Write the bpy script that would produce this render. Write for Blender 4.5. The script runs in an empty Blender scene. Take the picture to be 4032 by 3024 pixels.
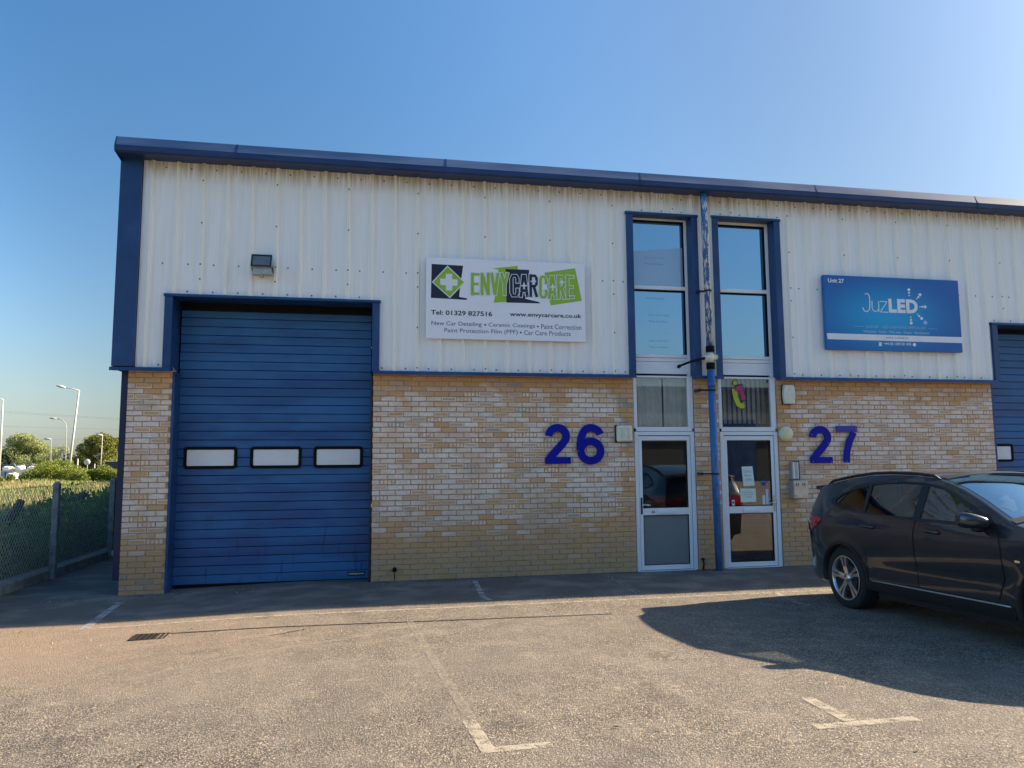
import bpy, bmesh, math, random
import numpy as np
from math import sin, cos, pi, radians
from mathutils import Matrix, Vector

random.seed(7); rng = np.random.default_rng(7)
S = bpy.context.scene
COL = S.collection

# ------------------------------------------------------------------ camera
cd = bpy.data.cameras.new('camera'); cam = bpy.data.objects.new('camera', cd); COL.objects.link(cam)
cd.sensor_fit = 'HORIZONTAL'; cd.sensor_width = 36.0; cd.lens = 2877.0/4032*36
cd.clip_start = 0.1; cd.clip_end = 2500
_y, _p, _r = .1894, .1005, -.0068
_f = Vector((sin(_y)*cos(_p), cos(_y)*cos(_p), sin(_p))); _rt = Vector((cos(_y), -sin(_y), 0)); _u = _rt.cross(_f)
_r2 = cos(_r)*_rt + sin(_r)*_u; _u2 = -sin(_r)*_rt + cos(_r)*_u
M = Matrix((( _r2.x, _u2.x, -_f.x, 3.2631), (_r2.y, _u2.y, -_f.y, -10.6813), (_r2.z, _u2.z, -_f.z, 1.7259), (0, 0, 0, 1)))
cam.matrix_world = M
S.camera = cam

# ------------------------------------------------------------------ light
EL_PTS = [(0, .44), (.08, .52), (.2, .70), (.4, .88), (.7, 1.12), (1, 1.15)]
SUN_PTS = [(0, .60), (.36, .53), (.48, .37), (.56, .36), (.74, .375), (.9, .305), (1, .75)]
SAT_PTS = [(0, 1.15), (.5, 1.15), (.74, 1.09), (.9, .98), (1, .95)]
SUN_DIR = Vector((1.86, .23, 1.0)).normalized()
W = bpy.data.worlds.new('World'); S.world = W; W.use_nodes = True
nt = W.node_tree; nt.nodes.clear()
sky = nt.nodes.new('ShaderNodeTexSky'); sky.sky_type = 'NISHITA'; sky.sun_disc = False
sky.sun_elevation = math.asin(SUN_DIR.z); sky.sun_rotation = math.atan2(SUN_DIR.x, SUN_DIR.y)
sky.altitude = 0; sky.air_density = 1.0; sky.dust_density = .9; sky.ozone_density = 3.0
# hand-set sky grading, dimmed less out of view to keep the shaded wall lit: paler and stronger towards the sun, deeper blue away from it, softened glare along the horizon
def wn(typ, **k):
    x = nt.nodes.new(typ)
    for a_, b_ in k.items(): setattr(x, a_, b_)
    return x
geo_ = wn('ShaderNodeNewGeometry'); dt = wn('ShaderNodeVectorMath', operation='DOT_PRODUCT'); nt.links.new(geo_.outputs['Incoming'], dt.inputs[0]); dt.inputs[1].default_value = -SUN_DIR
sp = wn('ShaderNodeSeparateXYZ'); nt.links.new(geo_.outputs['Incoming'], sp.inputs[0])
def curve(src, pts):
    x = wn('ShaderNodeFloatCurve'); nt.links.new(src, x.inputs['Value']); c = x.mapping.curves[0]
    c.points[0].location = pts[0]; c.points[1].location = pts[-1]
    for p in pts[1:-1]: c.points.new(*p)
    x.mapping.use_clip = False; x.mapping.update(); return x.outputs[0]
def m2(op, p, q):
    x = wn('ShaderNodeMath', operation=op)
    for i, v in enumerate((p, q)):
        if hasattr(v, 'is_output'): nt.links.new(v, x.inputs[i])
        else: x.inputs[i].default_value = v
    return x.outputs[0]
el = m2('MAXIMUM', m2('MULTIPLY', sp.outputs[2], -1.0), 0.0); cs = m2('ADD', m2('MULTIPLY', dt.outputs['Value'], .5), .5)
f_el = curve(el, EL_PTS); f_sun = curve(cs, SUN_PTS); f_sat = m2('MULTIPLY', curve(cs, SAT_PTS), curve(el, [(0, .40), (.06, .62), (.15, .92), (.25, 1.0), (1, 1.0)]))
hs = wn('ShaderNodeHueSaturation'); nt.links.new(sky.outputs[0], hs.inputs['Color']); nt.links.new(f_sat, hs.inputs['Saturation'])
nt.links.new(m2('MULTIPLY', f_el, f_sun), hs.inputs['Value'])
bg = nt.nodes.new('ShaderNodeBackground'); bg.inputs[1].default_value = .15
wo = nt.nodes.new('ShaderNodeOutputWorld')
tn = wn('ShaderNodeVectorMath', operation='MULTIPLY'); nt.links.new(hs.outputs[0], tn.inputs[0]); tn.inputs[1].default_value = (.97, 1.0, .96); nt.links.new(tn.outputs[0], bg.inputs[0]); nt.links.new(bg.outputs[0], wo.inputs[0])
sl = bpy.data.lights.new('sun', 'SUN'); sl.energy = 3.35; sl.angle = radians(.53); sl.color = (1, .83, .62)
so = bpy.data.objects.new('sun', sl); COL.objects.link(so)
so.rotation_euler = SUN_DIR.to_track_quat('Z', 'Y').to_euler()
S.view_settings.view_transform = 'Standard'; S.view_settings.look = 'None'
S.view_settings.exposure = 2.04; S.view_settings.gamma = 1.0; S.view_settings.use_curve_mapping = False

# ------------------------------------------------------------------ node helpers
class NT:
    def __init__(s, name):
        s.m = bpy.data.materials.new(name); s.m.use_nodes = True
        s.t = s.m.node_tree; s.t.nodes.clear()
        s.out = s.t.nodes.new('ShaderNodeOutputMaterial')
        s._geo = None
    def n(s, typ, **k):
        x = s.t.nodes.new(typ)
        for a, b in k.items(): setattr(x, a, b)
        return x
    def put(s, sock, v):
        if hasattr(v, 'is_output'): s.t.links.new(v, sock)
        elif isinstance(v, (tuple, list)):
            v = tuple(v)
            sock.default_value = v if len(v) == len(sock.default_value) else v + (1,)
        else: sock.default_value = v
    def pos(s):
        if not s._geo: s._geo = s.n('ShaderNodeNewGeometry')
        return s._geo.outputs['Position']
    def xyz(s):
        x = s.n('ShaderNodeSeparateXYZ'); s.put(x.inputs[0], s.pos()); return x.outputs
    def math(s, op, a, b=0.0, c=0.0, clamp=False):
        x = s.n('ShaderNodeMath', operation=op); x.use_clamp = clamp
        s.put(x.inputs[0], a); s.put(x.inputs[1], b)
        s.put(x.inputs[2], c); return x.outputs[0]
    def vec(s, a, b, c):
        x = s.n('ShaderNodeCombineXYZ'); s.put(x.inputs[0], a); s.put(x.inputs[1], b); s.put(x.inputs[2], c); return x.outputs[0]
    def scale(s, v, sc):
        x = s.n('ShaderNodeVectorMath', operation='MULTIPLY'); s.put(x.inputs[0], v); s.put(x.inputs[1], sc); return x.outputs[0]
    def noise(s, v, sc, det=3, rough=.55):
        x = s.n('ShaderNodeTexNoise'); s.put(x.inputs['Vector'], v); x.inputs['Scale'].default_value = sc
        x.inputs['Detail'].default_value = det; x.inputs['Roughness'].default_value = rough; return x.outputs[0]
    def voro(s, v, sc, out='Distance', feature='F1'):
        x = s.n('ShaderNodeTexVoronoi', feature=feature); s.put(x.inputs['Vector'], v); x.inputs['Scale'].default_value = sc; return x.outputs[out]
    def white(s, v):
        x = s.n('ShaderNodeTexWhiteNoise'); s.put(x.inputs['Vector'], v)
        c = s.n('ShaderNodeSeparateColor'); s.put(c.inputs[0], x.outputs['Color']); return c.outputs
    def smooth(s, v, a, b, lo=0.0, hi=1.0):
        x = s.n('ShaderNodeMapRange', interpolation_type='SMOOTHSTEP'); s.put(x.inputs[0], v)
        if a > b: a, b, lo, hi = b, a, hi, lo
        x.inputs[1].default_value = a; x.inputs[2].default_value = b; x.inputs[3].default_value = lo; x.inputs[4].default_value = hi
        return x.outputs[0]
    def mix(s, f, a, b, mode='MIX'):
        x = s.n('ShaderNodeMix', data_type='RGBA', blend_type=mode); s.put(x.inputs[0], f); s.put(x.inputs[6], a); s.put(x.inputs[7], b); return x.outputs[2]
    def bump(s, h, dist=.01, st=1.0):
        x = s.n('ShaderNodeBump'); s.put(x.inputs['Height'], h); x.inputs['Distance'].default_value = dist; x.inputs['Strength'].default_value = st; return x.outputs[0]
    def bsdf(s, col, rough=.6, metal=0.0, **k):
        x = s.n('ShaderNodeBsdfPrincipled'); s.put(x.inputs['Base Color'], col); s.put(x.inputs['Roughness'], rough); s.put(x.inputs['Metallic'], metal)
        for a, b in k.items(): s.put(x.inputs[a.replace('_', ' ')], b)
        return x.outputs[0]
    def end(s, sh):
        s.t.links.new(sh, s.out.inputs[0]); return s.m

MAT = {}
def paint(name, col, rough=.5, metal=0.0, var=.12, scale=6.0, bump=0.0, stretch=(1, 1, 1), **k):
    """plain painted/plastic/metal surface with soft wear variation"""
    g = NT(name); v = g.scale(g.pos(), stretch)
    a = g.noise(v, scale, 4); b = g.noise(v, scale*9, 3)
    f = g.math('ADD', g.math('MULTIPLY', a, .7), g.math('MULTIPLY', b, .3))
    f = g.smooth(f, .3, .7)
    lo = tuple(c*(1-var) for c in col); hi = tuple(min(1, c*(1+var)) for c in col)
    if bump: k['Normal'] = g.bump(b, bump)
    MAT[name] = g.end(g.bsdf(g.mix(f, lo, hi), rough, metal, **k)); return MAT[name]

# ------------------------------------------------------------------ mesh helpers
class MB:
    def __init__(s): s.v = []; s.f = []; s.mi = []; s.sm = []
    def add(s, vs, fs, mi=0, smooth=False):
        o = len(s.v); s.v += [tuple(map(float, q)) for q in vs]
        for q in fs: s.f.append([o+i for i in q]); s.mi.append(mi); s.sm.append(smooth)
        return s
    def box(s, x0, x1, y0, y1, z0, z1, mi=0, b=0.0):
        if b <= 0:
            s.add([(x0,y0,z0),(x1,y0,z0),(x1,y1,z0),(x0,y1,z0),(x0,y0,z1),(x1,y0,z1),(x1,y1,z1),(x0,y1,z1)],
                  [(0,3,2,1),(4,5,6,7),(0,1,5,4),(1,2,6,5),(2,3,7,6),(3,0,4,7)], mi)
        else:
            bm = bmesh.new(); bmesh.ops.create_cube(bm, size=1)
            for q in bm.verts: q.co = ((x0+x1)/2+q.co.x*(x1-x0), (y0+y1)/2+q.co.y*(y1-y0), (z0+z1)/2+q.co.z*(z1-z0))
            bmesh.ops.bevel(bm, geom=bm.edges[:], offset=b, segments=2, affect='EDGES', profile=.5)
            s.bm(bm, mi)
        return s
    def bm(s, bm, mi=0, smooth=False):
        bm.verts.index_update(); bm.normal_update()
        s.add([q.co[:] for q in bm.verts], [[q.index for q in f.verts] for f in bm.faces], mi, smooth); bm.free(); return s
    def tube(s, path, r, n=8, mi=0, cap=True, smooth=True):
        path = [Vector(p) for p in path]; rs = r if isinstance(r, (list, tuple)) else [r]*len(path)
        vs = []; up = None
        for i, p in enumerate(path):
            d = (path[min(i+1, len(path)-1)]-path[max(i-1, 0)]).normalized()
            if up is None: up = Vector((0, 0, 1)) if abs(d.z) < .9 else Vector((1, 0, 0))
            a = d.cross(up).normalized(); bq = a.cross(d).normalized(); up = bq
            for k in range(n):
                t = 2*pi*k/n; vs.append(p+rs[i]*(cos(t)*a+sin(t)*bq))
        fs = []
        for i in range(len(path)-1):
            for k in range(n):
                fs.append((i*n+k, i*n+(k+1)%n, (i+1)*n+(k+1)%n, (i+1)*n+k))
        s.add(vs, fs, mi, smooth)
        if cap:
            o = len(s.v)-len(vs)
            s.f.append([o+k for k in range(n)][::-1]); s.mi.append(mi); s.sm.append(False)
            s.f.append([o+(len(path)-1)*n+k for k in range(n)]); s.mi.append(mi); s.sm.append(False)
        return s
    def lathe(s, prof, c, axis='y', n=32, mi=0, smooth=True):
        """prof: list of (along axis, radius)"""
        vs = []
        for a, r in prof:
            for k in range(n):
                t = 2*pi*k/n
                p = {'y': (r*cos(t), a, r*sin(t)), 'x': (a, r*cos(t), r*sin(t)), 'z': (r*cos(t), r*sin(t), a)}[axis]
                vs.append((c[0]+p[0], c[1]+p[1], c[2]+p[2]))
        fs = [(i*n+k, i*n+(k+1)%n, (i+1)*n+(k+1)%n, (i+1)*n+k) for i in range(len(prof)-1) for k in range(n)]
        return s.add(vs, fs, mi, smooth)
    def prism(s, poly, y0, y1, mi=0):
        """polygon in x,z between y0 (front) and y1"""
        n = len(poly); vs = [(x, y0, z) for x, z in poly]+[(x, y1, z) for x, z in poly]
        s.add(vs, [tuple(range(n)), tuple(range(2*n-1, n-1, -1))]+[(i, i+n, (i+1) % n+n, (i+1) % n) for i in range(n)], mi); return s
    def ext_x(s, prof, x0, x1, mi=0, closed=True):
        """profile in (y,z) extruded along x"""
        n = len(prof); vs = [(x0, y, z) for y, z in prof]+[(x1, y, z) for y, z in prof]
        fs = [(i, (i+1) % n, (i+1) % n+n, i+n) for i in range(n if closed else n-1)]
        if closed: fs += [tuple(range(n-1, -1, -1)), tuple(range(n, 2*n))]
        return s.add(vs, fs, mi)
    def mesh(s, name, mats, org=(0, 0, 0), recalc=True):
        me = bpy.data.meshes.new(name)
        v = np.array(s.v, dtype=float).reshape(-1, 3)-np.array(org)
        me.from_pydata(v.tolist(), [], s.f)
        for m in (mats if isinstance(mats, (list, tuple)) else [mats]): me.materials.append(MAT[m] if isinstance(m, str) else m)
        me.polygons.foreach_set('material_index', s.mi); me.polygons.foreach_set('use_smooth', s.sm)
        if recalc:
            b = bmesh.new(); b.from_mesh(me); bmesh.ops.recalc_face_normals(b, faces=b.faces); b.to_mesh(me); b.free()
        me.update(); return me

class Thing:
    """an Empty at the thing's base that parents its parts"""
    def __init__(s, name, label, cat, loc, group=None):
        s.o = bpy.data.objects.new(name, None); s.o.empty_display_size = .2; COL.objects.link(s.o)
        s.loc = tuple(loc); s.o.location = loc; s.o['label'] = label; s.o['category'] = cat
        if group: s.o['group'] = group
    def part(s, name, mb, mats, parent=None, label=None, kind=None, recalc=True):
        o = bpy.data.objects.new(name, mb.mesh(name, mats, s.loc, recalc)); COL.objects.link(o); o.parent = parent or s.o
        if label: o['label'] = label
        if kind: o['kind'] = kind
        return o
    def inst(s, name, me, off, parent=None):
        o = bpy.data.objects.new(name, me); COL.objects.link(o); o.parent = parent or s.o
        o.location = (off[0]-s.loc[0], off[1]-s.loc[1], off[2]-s.loc[2]); return o

def single(name, mb, mats, label=None, cat=None, kind=None, group=None, org=(0, 0, 0), recalc=True):
    o = bpy.data.objects.new(name, mb.mesh(name, mats, org, recalc)); COL.objects.link(o); o.location = org
    if label: o['label'] = label
    if cat: o['category'] = cat
    if kind: o['kind'] = kind
    if group: o['group'] = group
    return o

def text_mb(mb, txt, x0, x1, z0, z1, y, offset=0.0, th=.0015, mi=0, shear=0.0, keep=False, align='fit', spacing=1.0):
    """flat lettering fitted in the box x0..x1, z0..z1 on a plane facing -y"""
    c = bpy.data.curves.new('t', 'FONT'); c.body = txt; c.size = 1; c.offset = offset; c.resolution_u = 3; c.shear = shear; c.space_character = spacing
    o = bpy.data.objects.new('t', c); COL.objects.link(o)
    me = bpy.data.meshes.new_from_object(o.evaluated_get(bpy.context.evaluated_depsgraph_get()))
    v = np.empty(len(me.vertices)*3); me.vertices.foreach_get('co', v); v = v.reshape(-1, 3)
    fs = [list(p.vertices) for p in me.polygons]
    bpy.data.objects.remove(o); bpy.data.curves.remove(c); bpy.data.meshes.remove(me)
    if not len(v): return
    a = v.min(0); b = v.max(0); w = max(b[0]-a[0], 1e-6); h = max(b[1]-a[1], 1e-6)
    sx = (x1-x0)/w; sz = (z1-z0)/h
    X = x0+(v[:, 0]-a[0])*sx; Z = z0+(v[:, 1]-a[1])*sz
    mb.add(list(zip(X, np.full(len(X), y), Z)), fs, mi)

def patch_cells(poly, xs, ys):
    """2-D polygon cut along grid lines; returns verts2d, faces"""
    bm = bmesh.new(); vs = [bm.verts.new((x, y, 0)) for x, y in poly]; bm.faces.new(vs)
    bmesh.ops.triangulate(bm, faces=bm.faces[:])
    for x in xs: bmesh.ops.bisect_plane(bm, geom=bm.verts[:]+bm.edges[:]+bm.faces[:], plane_co=(x, 0, 0), plane_no=(1, 0, 0))
    for y in ys: bmesh.ops.bisect_plane(bm, geom=bm.verts[:]+bm.edges[:]+bm.faces[:], plane_co=(0, y, 0), plane_no=(0, 1, 0))
    bmesh.ops.remove_doubles(bm, verts=bm.verts[:], dist=1e-5)
    bm.verts.index_update(); v = [q.co[:2] for q in bm.verts]; f = [[q.index for q in p.verts] for p in bm.faces]; bm.free(); return v, f

# ------------------------------------------------------------------ materials
BL, CH = .2194, .075
def brick_mat():
    g = NT('buff_brick'); x, y, z = g.xyz()
    row = g.math('FLOOR', g.math('DIVIDE', z, CH))
    par = g.math('MULTIPLY', g.math('ADD', g.math('MODULO', g.math('ADD', row, 101.0), 2.0), 0.0), .5)
    u = g.math('ADD', g.math('DIVIDE', g.math('SUBTRACT', x, 3.27), BL), par)
    cu = g.math('FLOOR', u); fu = g.math('FRACT', u); fv = g.math('FRACT', g.math('DIVIDE', z, CH))
    r = g.white(g.vec(cu, row, 3.3)); q = g.white(g.vec(cu, row, 9.1))
    du = g.math('MULTIPLY', g.math('MINIMUM', fu, g.math('SUBTRACT', 1.0, fu)), BL)
    dv = g.math('MULTIPLY', g.math('MINIMUM', fv, g.math('SUBTRACT', 1.0, fv)), CH)
    d = g.math('MINIMUM', du, dv)
    p = g.pos(); nf = g.noise(p, 60, 4, .65); nm = g.noise(p, 14, 3); nl = g.noise(p, 1.1, 3)
    # efflorescence zone: up the middle of the wall, ragged by large noise
    zz = g.math('ADD', z, g.math('MULTIPLY', g.math('SUBTRACT', nl, .5), .9))
    E = g.math('MULTIPLY', g.smooth(zz, .35, 1.15), g.smooth(zz, 2.85, 2.45))
    E = g.math('MULTIPLY', E, g.smooth(g.noise(p, .9, 2), .28, .5, .55, 1.0))
    endm = g.math('MULTIPLY', g.smooth(g.math('ABSOLUTE', g.math('SUBTRACT', x, 7.22)), .10, .35, .15, 1), g.smooth(g.math('ABSOLUTE', g.math('SUBTRACT', x, 9.6)), .15, .6, .15, 1))
    E = g.math('MULTIPLY', E, g.math('MULTIPLY', endm, g.smooth(g.math('ABSOLUTE', g.math('SUBTRACT', x, 8.4)), .5, .25, 1, .45)))
    rr = r[0]
    t_all = g.smooth(rr, .68, .60); t_bord = g.math('MULTIPLY', g.smooth(rr, .62, .66), g.smooth(rr, .86, .82)); t_dot = g.math('MULTIPLY', g.smooth(rr, .84, .86), g.smooth(rr, .96, .94))
    dn = g.math('ADD', d, g.math('MULTIPLY', g.math('SUBTRACT', nf, .5), .018))
    m_all = g.math('MULTIPLY', g.smooth(dn, .004, .012, .35, 1), g.smooth(g.math('ADD', nf, g.math('MULTIPLY', g.math('SUBTRACT', g.noise(g.scale(p, (1, 1, 4)), 22, 3), .5), .8)), .36, .50, .45, 1))
    m_bord = g.math('MULTIPLY', g.smooth(dn, .022, .014), g.smooth(dn, .001, .006))
    cell = g.math('FRACT', g.math('MULTIPLY', fu, 4.0)); m_dot = g.math('MULTIPLY', g.smooth(g.math('ABSOLUTE', g.math('SUBTRACT', cell, .5)), .38, .26), g.smooth(dv, .008, .016))
    m_dot = g.math('MULTIPLY', m_dot, g.smooth(nm, .38, .48))
    wm = g.math('ADD', g.math('ADD', g.math('MULTIPLY', t_all, m_all), g.math('MULTIPLY', t_bord, m_bord)), g.math('MULTIPLY', t_dot, m_dot), clamp=True)
    # which bricks take part: threshold of a per-brick random against the zone
    take = g.smooth(g.math('SUBTRACT', g.math('MULTIPLY', E, 1.45), r[1]), -.20, .30)
    wm = g.math('MULTIPLY', g.math('MULTIPLY', wm, take), g.math('ADD', .30, g.math('MULTIPLY', g.noise(g.scale(p, (1, 1, 3.5)), 9, 4), 1.15)), clamp=True)
    base = g.mix(q[0], (.64, .36, .155), (.70, .42, .20))
    base = g.mix(g.smooth(q[1], .75, .9), base, (.62, .40, .27))       # pinkish bricks
    base = g.mix(g.smooth(q[2], .95, .99), base, (.38, .33, .25))       # grey bricks
    base = g.mix(g.smooth(q[1], .06, .02), base, (.60, .34, .10))      # deep yellow bricks
    base = g.mix(g.smooth(nf, .35, .7, 0, .30), base, (.36, .20, .09))
    whi = g.mix(r[2], (.80, .72, .63), (.88, .82, .76))
    soft = g.smooth(g.noise(g.scale(p, (1, 1, 1.6)), 2.6, 4), (.34), .60, .50, 1.08)
    c = g.mix(g.math('MULTIPLY', g.math('MULTIPLY', wm, soft), .92), base, whi)
    c = g.mix(g.math('MULTIPLY', E, .06), c, (.78, .70, .60))
    # general grime rising from the ground
    dirt = g.math('MULTIPLY', g.smooth(g.math('ADD', z, g.math('MULTIPLY', nl, -.9)), .9, -.35), .55)
    gm = g.math('MULTIPLY', g.smooth(g.math('ABSOLUTE', g.math('SUBTRACT', x, 5.4)), 1.5, .3), g.math('MULTIPLY', g.smooth(z, 1.55, 1.1), .32))
    dirt = g.math('ADD', dirt, g.math('MULTIPLY', gm, g.smooth(nl, .3, .6)), clamp=True)
    c = g.mix(dirt, c, (.46, .305, .165))
    c = g.mix(g.smooth(g.noise(g.scale(p, (.5, 1, 1)), 3.5, 4), .55, .72, 0, .35), c, (.26, .22, .17))
    return g.end(g.bsdf(c, .92, 0, Normal=g.bump(nf, .006, .8)))
MAT['brick'] = brick_mat()
paint('mortar', (.44, .31, .20), .95, var=.25, scale=20, bump=.003)

def cladding_mat():
    g = NT('white_cladding'); x, y, z = g.xyz(); p = g.pos()
    st = g.noise(g.scale(p, (9, 1, .35)), 3, 4); sp = g.noise(p, 40, 3)
    c = g.mix(g.smooth(st, .3, .7), (.85, .85, .81), (.91, .905, .87))
    rib = g.smooth(y, -.096, -.112)
    c = g.mix(g.math('MULTIPLY', rib, .85), c, (.90, .87, .76))
    top = g.math('MULTIPLY', g.smooth(z, 5.55, 5.86), g.smooth(g.noise(g.scale(p, (14, 1, .6)), 2.2, 4), .34, .62))
    c = g.mix(g.math('MULTIPLY', top, .75), c, (.46, .38, .22))
    foot = g.math('MULTIPLY', g.smooth(z, 3.2, 2.98), g.smooth(g.noise(g.scale(p, (12, 1, 1)), 2.0, 4), .4, .7))
    c = g.mix(g.math('MULTIPLY', foot, .3), c, (.5, .45, .33))
    run = g.smooth(g.noise(g.scale(p, (26, 1, .3)), 2, 3), .62, .76, 0, .13)
    c = g.mix(run, c, (.50, .49, .45))
    return g.end(g.bsdf(c, g.smooth(sp, .2, .8, .42, .6), 0, Normal=g.bump(g.noise(g.scale(p, (3, 1, .6)), 3, 2), .01, .35)))
MAT['cladding'] = cladding_mat()

def blue_mat(name, a, b, rough=.42, chalk=.35, sc=2.5, stretch=(1, 1, 1)):
    g = NT(name); p = g.pos(); n1 = g.noise(g.scale(p, stretch), sc, 4); n2 = g.noise(p, 45, 3)
    c = g.mix(g.smooth(n1, .3, .7), a, b)
    c = g.mix(g.math('MULTIPLY', g.smooth(n1, .5, .75), chalk), c, tuple(min(1, q*1.6+.05) for q in b))
    c = g.mix(g.smooth(n2, .68, .8, 0, .25), c, (.3, .33, .38))
    MAT[name] = g.end(g.bsdf(c, g.smooth(n1, .3, .7, rough-.08, rough+.12), 0, Normal=g.bump(n1, .006, .3)))
blue_mat('blue_trim', (.006, .038, .130), (.012, .062, .190), chalk=.12)
blue_mat('blue_gutter', (.007, .028, .11), (.012, .045, .15), rough=.5, chalk=.15, stretch=(.7, 1, 3))
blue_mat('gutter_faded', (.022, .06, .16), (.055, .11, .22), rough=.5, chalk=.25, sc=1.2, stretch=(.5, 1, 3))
blue_mat('blue_side', (.006, .012, .045), (.008, .018, .06), rough=.5, chalk=.05)
def slat_mat():
    g = NT('blue_door_slat'); x, y, z = g.xyz(); p = g.pos()
    k = g.math('FLOOR', g.math('DIVIDE', g.math('SUBTRACT', z, .003), .125)); w = g.white(g.vec(k, 1.0, g.math('FLOOR', g.math('DIVIDE', x, 8.0))))
    s = g.noise(g.scale(p, (.55, 1, 2.2)), 1.6, 4); s2 = g.noise(g.scale(p, (14, 1, 1.5)), 1.3, 4); f = g.noise(p, 70, 3)
    c = g.mix(g.smooth(s, .36, .66), (.012, .070, .21), (.022, .135, .33))
    c = g.mix(g.math('MULTIPLY', w[0], .25), c, (.035, .15, .33))
    c = g.mix(g.smooth(z, .40, .05, 0, .40), c, (.06, .20, .38))
    c = g.mix(g.math('MULTIPLY', g.smooth(s2, .60, .70), g.math('MULTIPLY', g.smooth(z, 1.2, .6), .7)), c, (.008, .040, .15))
    c = g.mix(g.smooth(f, .7, .8, 0, .15), c, (.2, .3, .45))
    MAT['slat'] = g.end(g.bsdf(c, g.smooth(s, .3, .7, .38, .58), 0, Normal=g.bump(f, .001, .4)))
slat_mat()
paint('black_rubber', (.006, .006, .008), .85, Specular_IOR_Level=.2)
paint('black_metal', (.015, .015, .017), .45, bump=.002, scale=20)
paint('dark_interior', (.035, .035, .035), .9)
paint('frosted_pane', (.76, .78, .76), .35, var=.05, scale=3)
paint('upvc', (.80, .82, .84), .32, var=.03, scale=3, Coat_Weight=.2)
paint('grey_panel', (.18, .21, .21), .35, var=.06, scale=2)
paint('cream_plastic', (.72, .72, .58), .4, var=.10, scale=14)
paint('yellow_plastic', (.72, .70, .42), .35, var=.05)
paint('steel', (.50, .51, .50), .35, .85, var=.15, scale=12)
paint('driver_grey', (.16, .15, .13), .5, .3)
paint('steel_grey', (.42, .43, .42), .45, .6, var=.15, scale=12)
paint('chrome', (.75, .76, .78), .15, 1.0, var=.05)
paint('alloy', (.55, .55, .56), .25, .9, var=.06)
paint('number_blue', (.001, .008, .30), .4, var=.12, scale=3, Specular_IOR_Level=.2)
paint('number_blue_faded', (.03, .035, .33), .4, var=.1)
paint('screw', (.10, .11, .12), .5, .3)
paint('board_white', (.86, .86, .90), .35, var=.02, scale=2)
paint('ink_navy', (.012, .013, .035), .4, var=.05)
paint('ink_green', (.30, .52, .025), .4, var=.04)
paint('ink_grey', (.13, .135, .20), .4, var=.05)
paint('ink_black', (.01, .01, .015), .4, var=.05)
paint('ink_white', (.78, .80, .84), .4, var=.05)
paint('ink_pale', (.36, .52, .72), .4, var=.05)
paint('paper', (.70, .78, .72), .6, var=.04)
paint('ink_pencil', (.22, .30, .34), .6)
paint('sticker_blue', (.01, .04, .35), .4)
paint('sticker_magenta', (.45, .03, .16), .4)
paint('sticker_lime', (.45, .52, .03), .4)
paint('concrete', (.33, .31, .26), .9, var=.3, scale=7, bump=.006)
paint('post_concrete', (.30, .31, .30), .9, var=.3, scale=9, bump=.006)
paint('old_wood', (.11, .095, .08), .9, var=.4, scale=12, bump=.01, stretch=(3, 3, .6))
paint('galvanised', (.45, .47, .47), .5, .3, var=.2, scale=30)
paint('lamp_white', (.50, .50, .47), .5, var=.08)
paint('lamp_grey', (.34, .36, .36), .5, var=.08)
paint('iron', (.035, .028, .022), .7, .4, var=.3, scale=30, bump=.003)
paint('white_bag', (.80, .78, .70), .8, var=.12, scale=3, bump=.03)
paint('grey_wall', (.36, .36, .36), .8, var=.1, scale=1)
paint('container_navy', (.02, .03, .06), .5, var=.1, scale=2)
paint('container_roof', (.4, .42, .45), .5, var=.1, scale=2)
paint('tower_white', (.62, .63, .66), .8, var=.04)
paint('tower_brown', (.30, .22, .20), .8, var=.04)
paint('opp_wall', (.07, .075, .065), .8, var=.15, scale=1)
paint('opp_clad', (.20, .21, .21), .5, var=.06, scale=1)
paint('roof_sheet', (.30, .32, .34), .5, var=.1, scale=1)
paint('curtain', (.85, .83, .76), .85, var=.06, scale=4)
paint('blind', (.55, .57, .56), .7, var=.06, scale=4)
paint('fresh_film', (.55, .66, .78), .3, var=.02)
paint('bark', (.10, .075, .05), .9, var=.3, scale=20, bump=.01)
paint('teal_plastic', (.03, .20, .20), .4)

def pipe_mat():
    g = NT('flaking_blue_pipe'); x, y, z = g.xyz(); p = g.pos()
    n = g.noise(g.scale(p, (16, 16, 3.5)), 1.6, 5, .7); c = g.mix(g.noise(p, 4, 3), (.018, .095, .27), (.04, .17, .40))
    side = g.smooth(x, 8.395, 8.46)
    up = g.math('MULTIPLY', g.smooth(z, 3.35, 3.6), g.smooth(z, 5.85, 5.6))
    f = g.math('MULTIPLY', g.smooth(g.math('ADD', n, g.math('MULTIPLY', side, .30)), .50, .58), up)
    c = g.mix(f, c, (.74, .73, .72))
    c = g.mix(g.math('MULTIPLY', g.smooth(z, 3.3, 3.0), g.smooth(g.math('ADD', n, g.math('MULTIPLY', side, .25)), .55, .8, 0, .35)), c, (.25, .38, .55))
    MAT['pipe'] = g.end(g.bsdf(c, .42, 0, Normal=g.bump(f, .002)))
pipe_mat()

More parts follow.
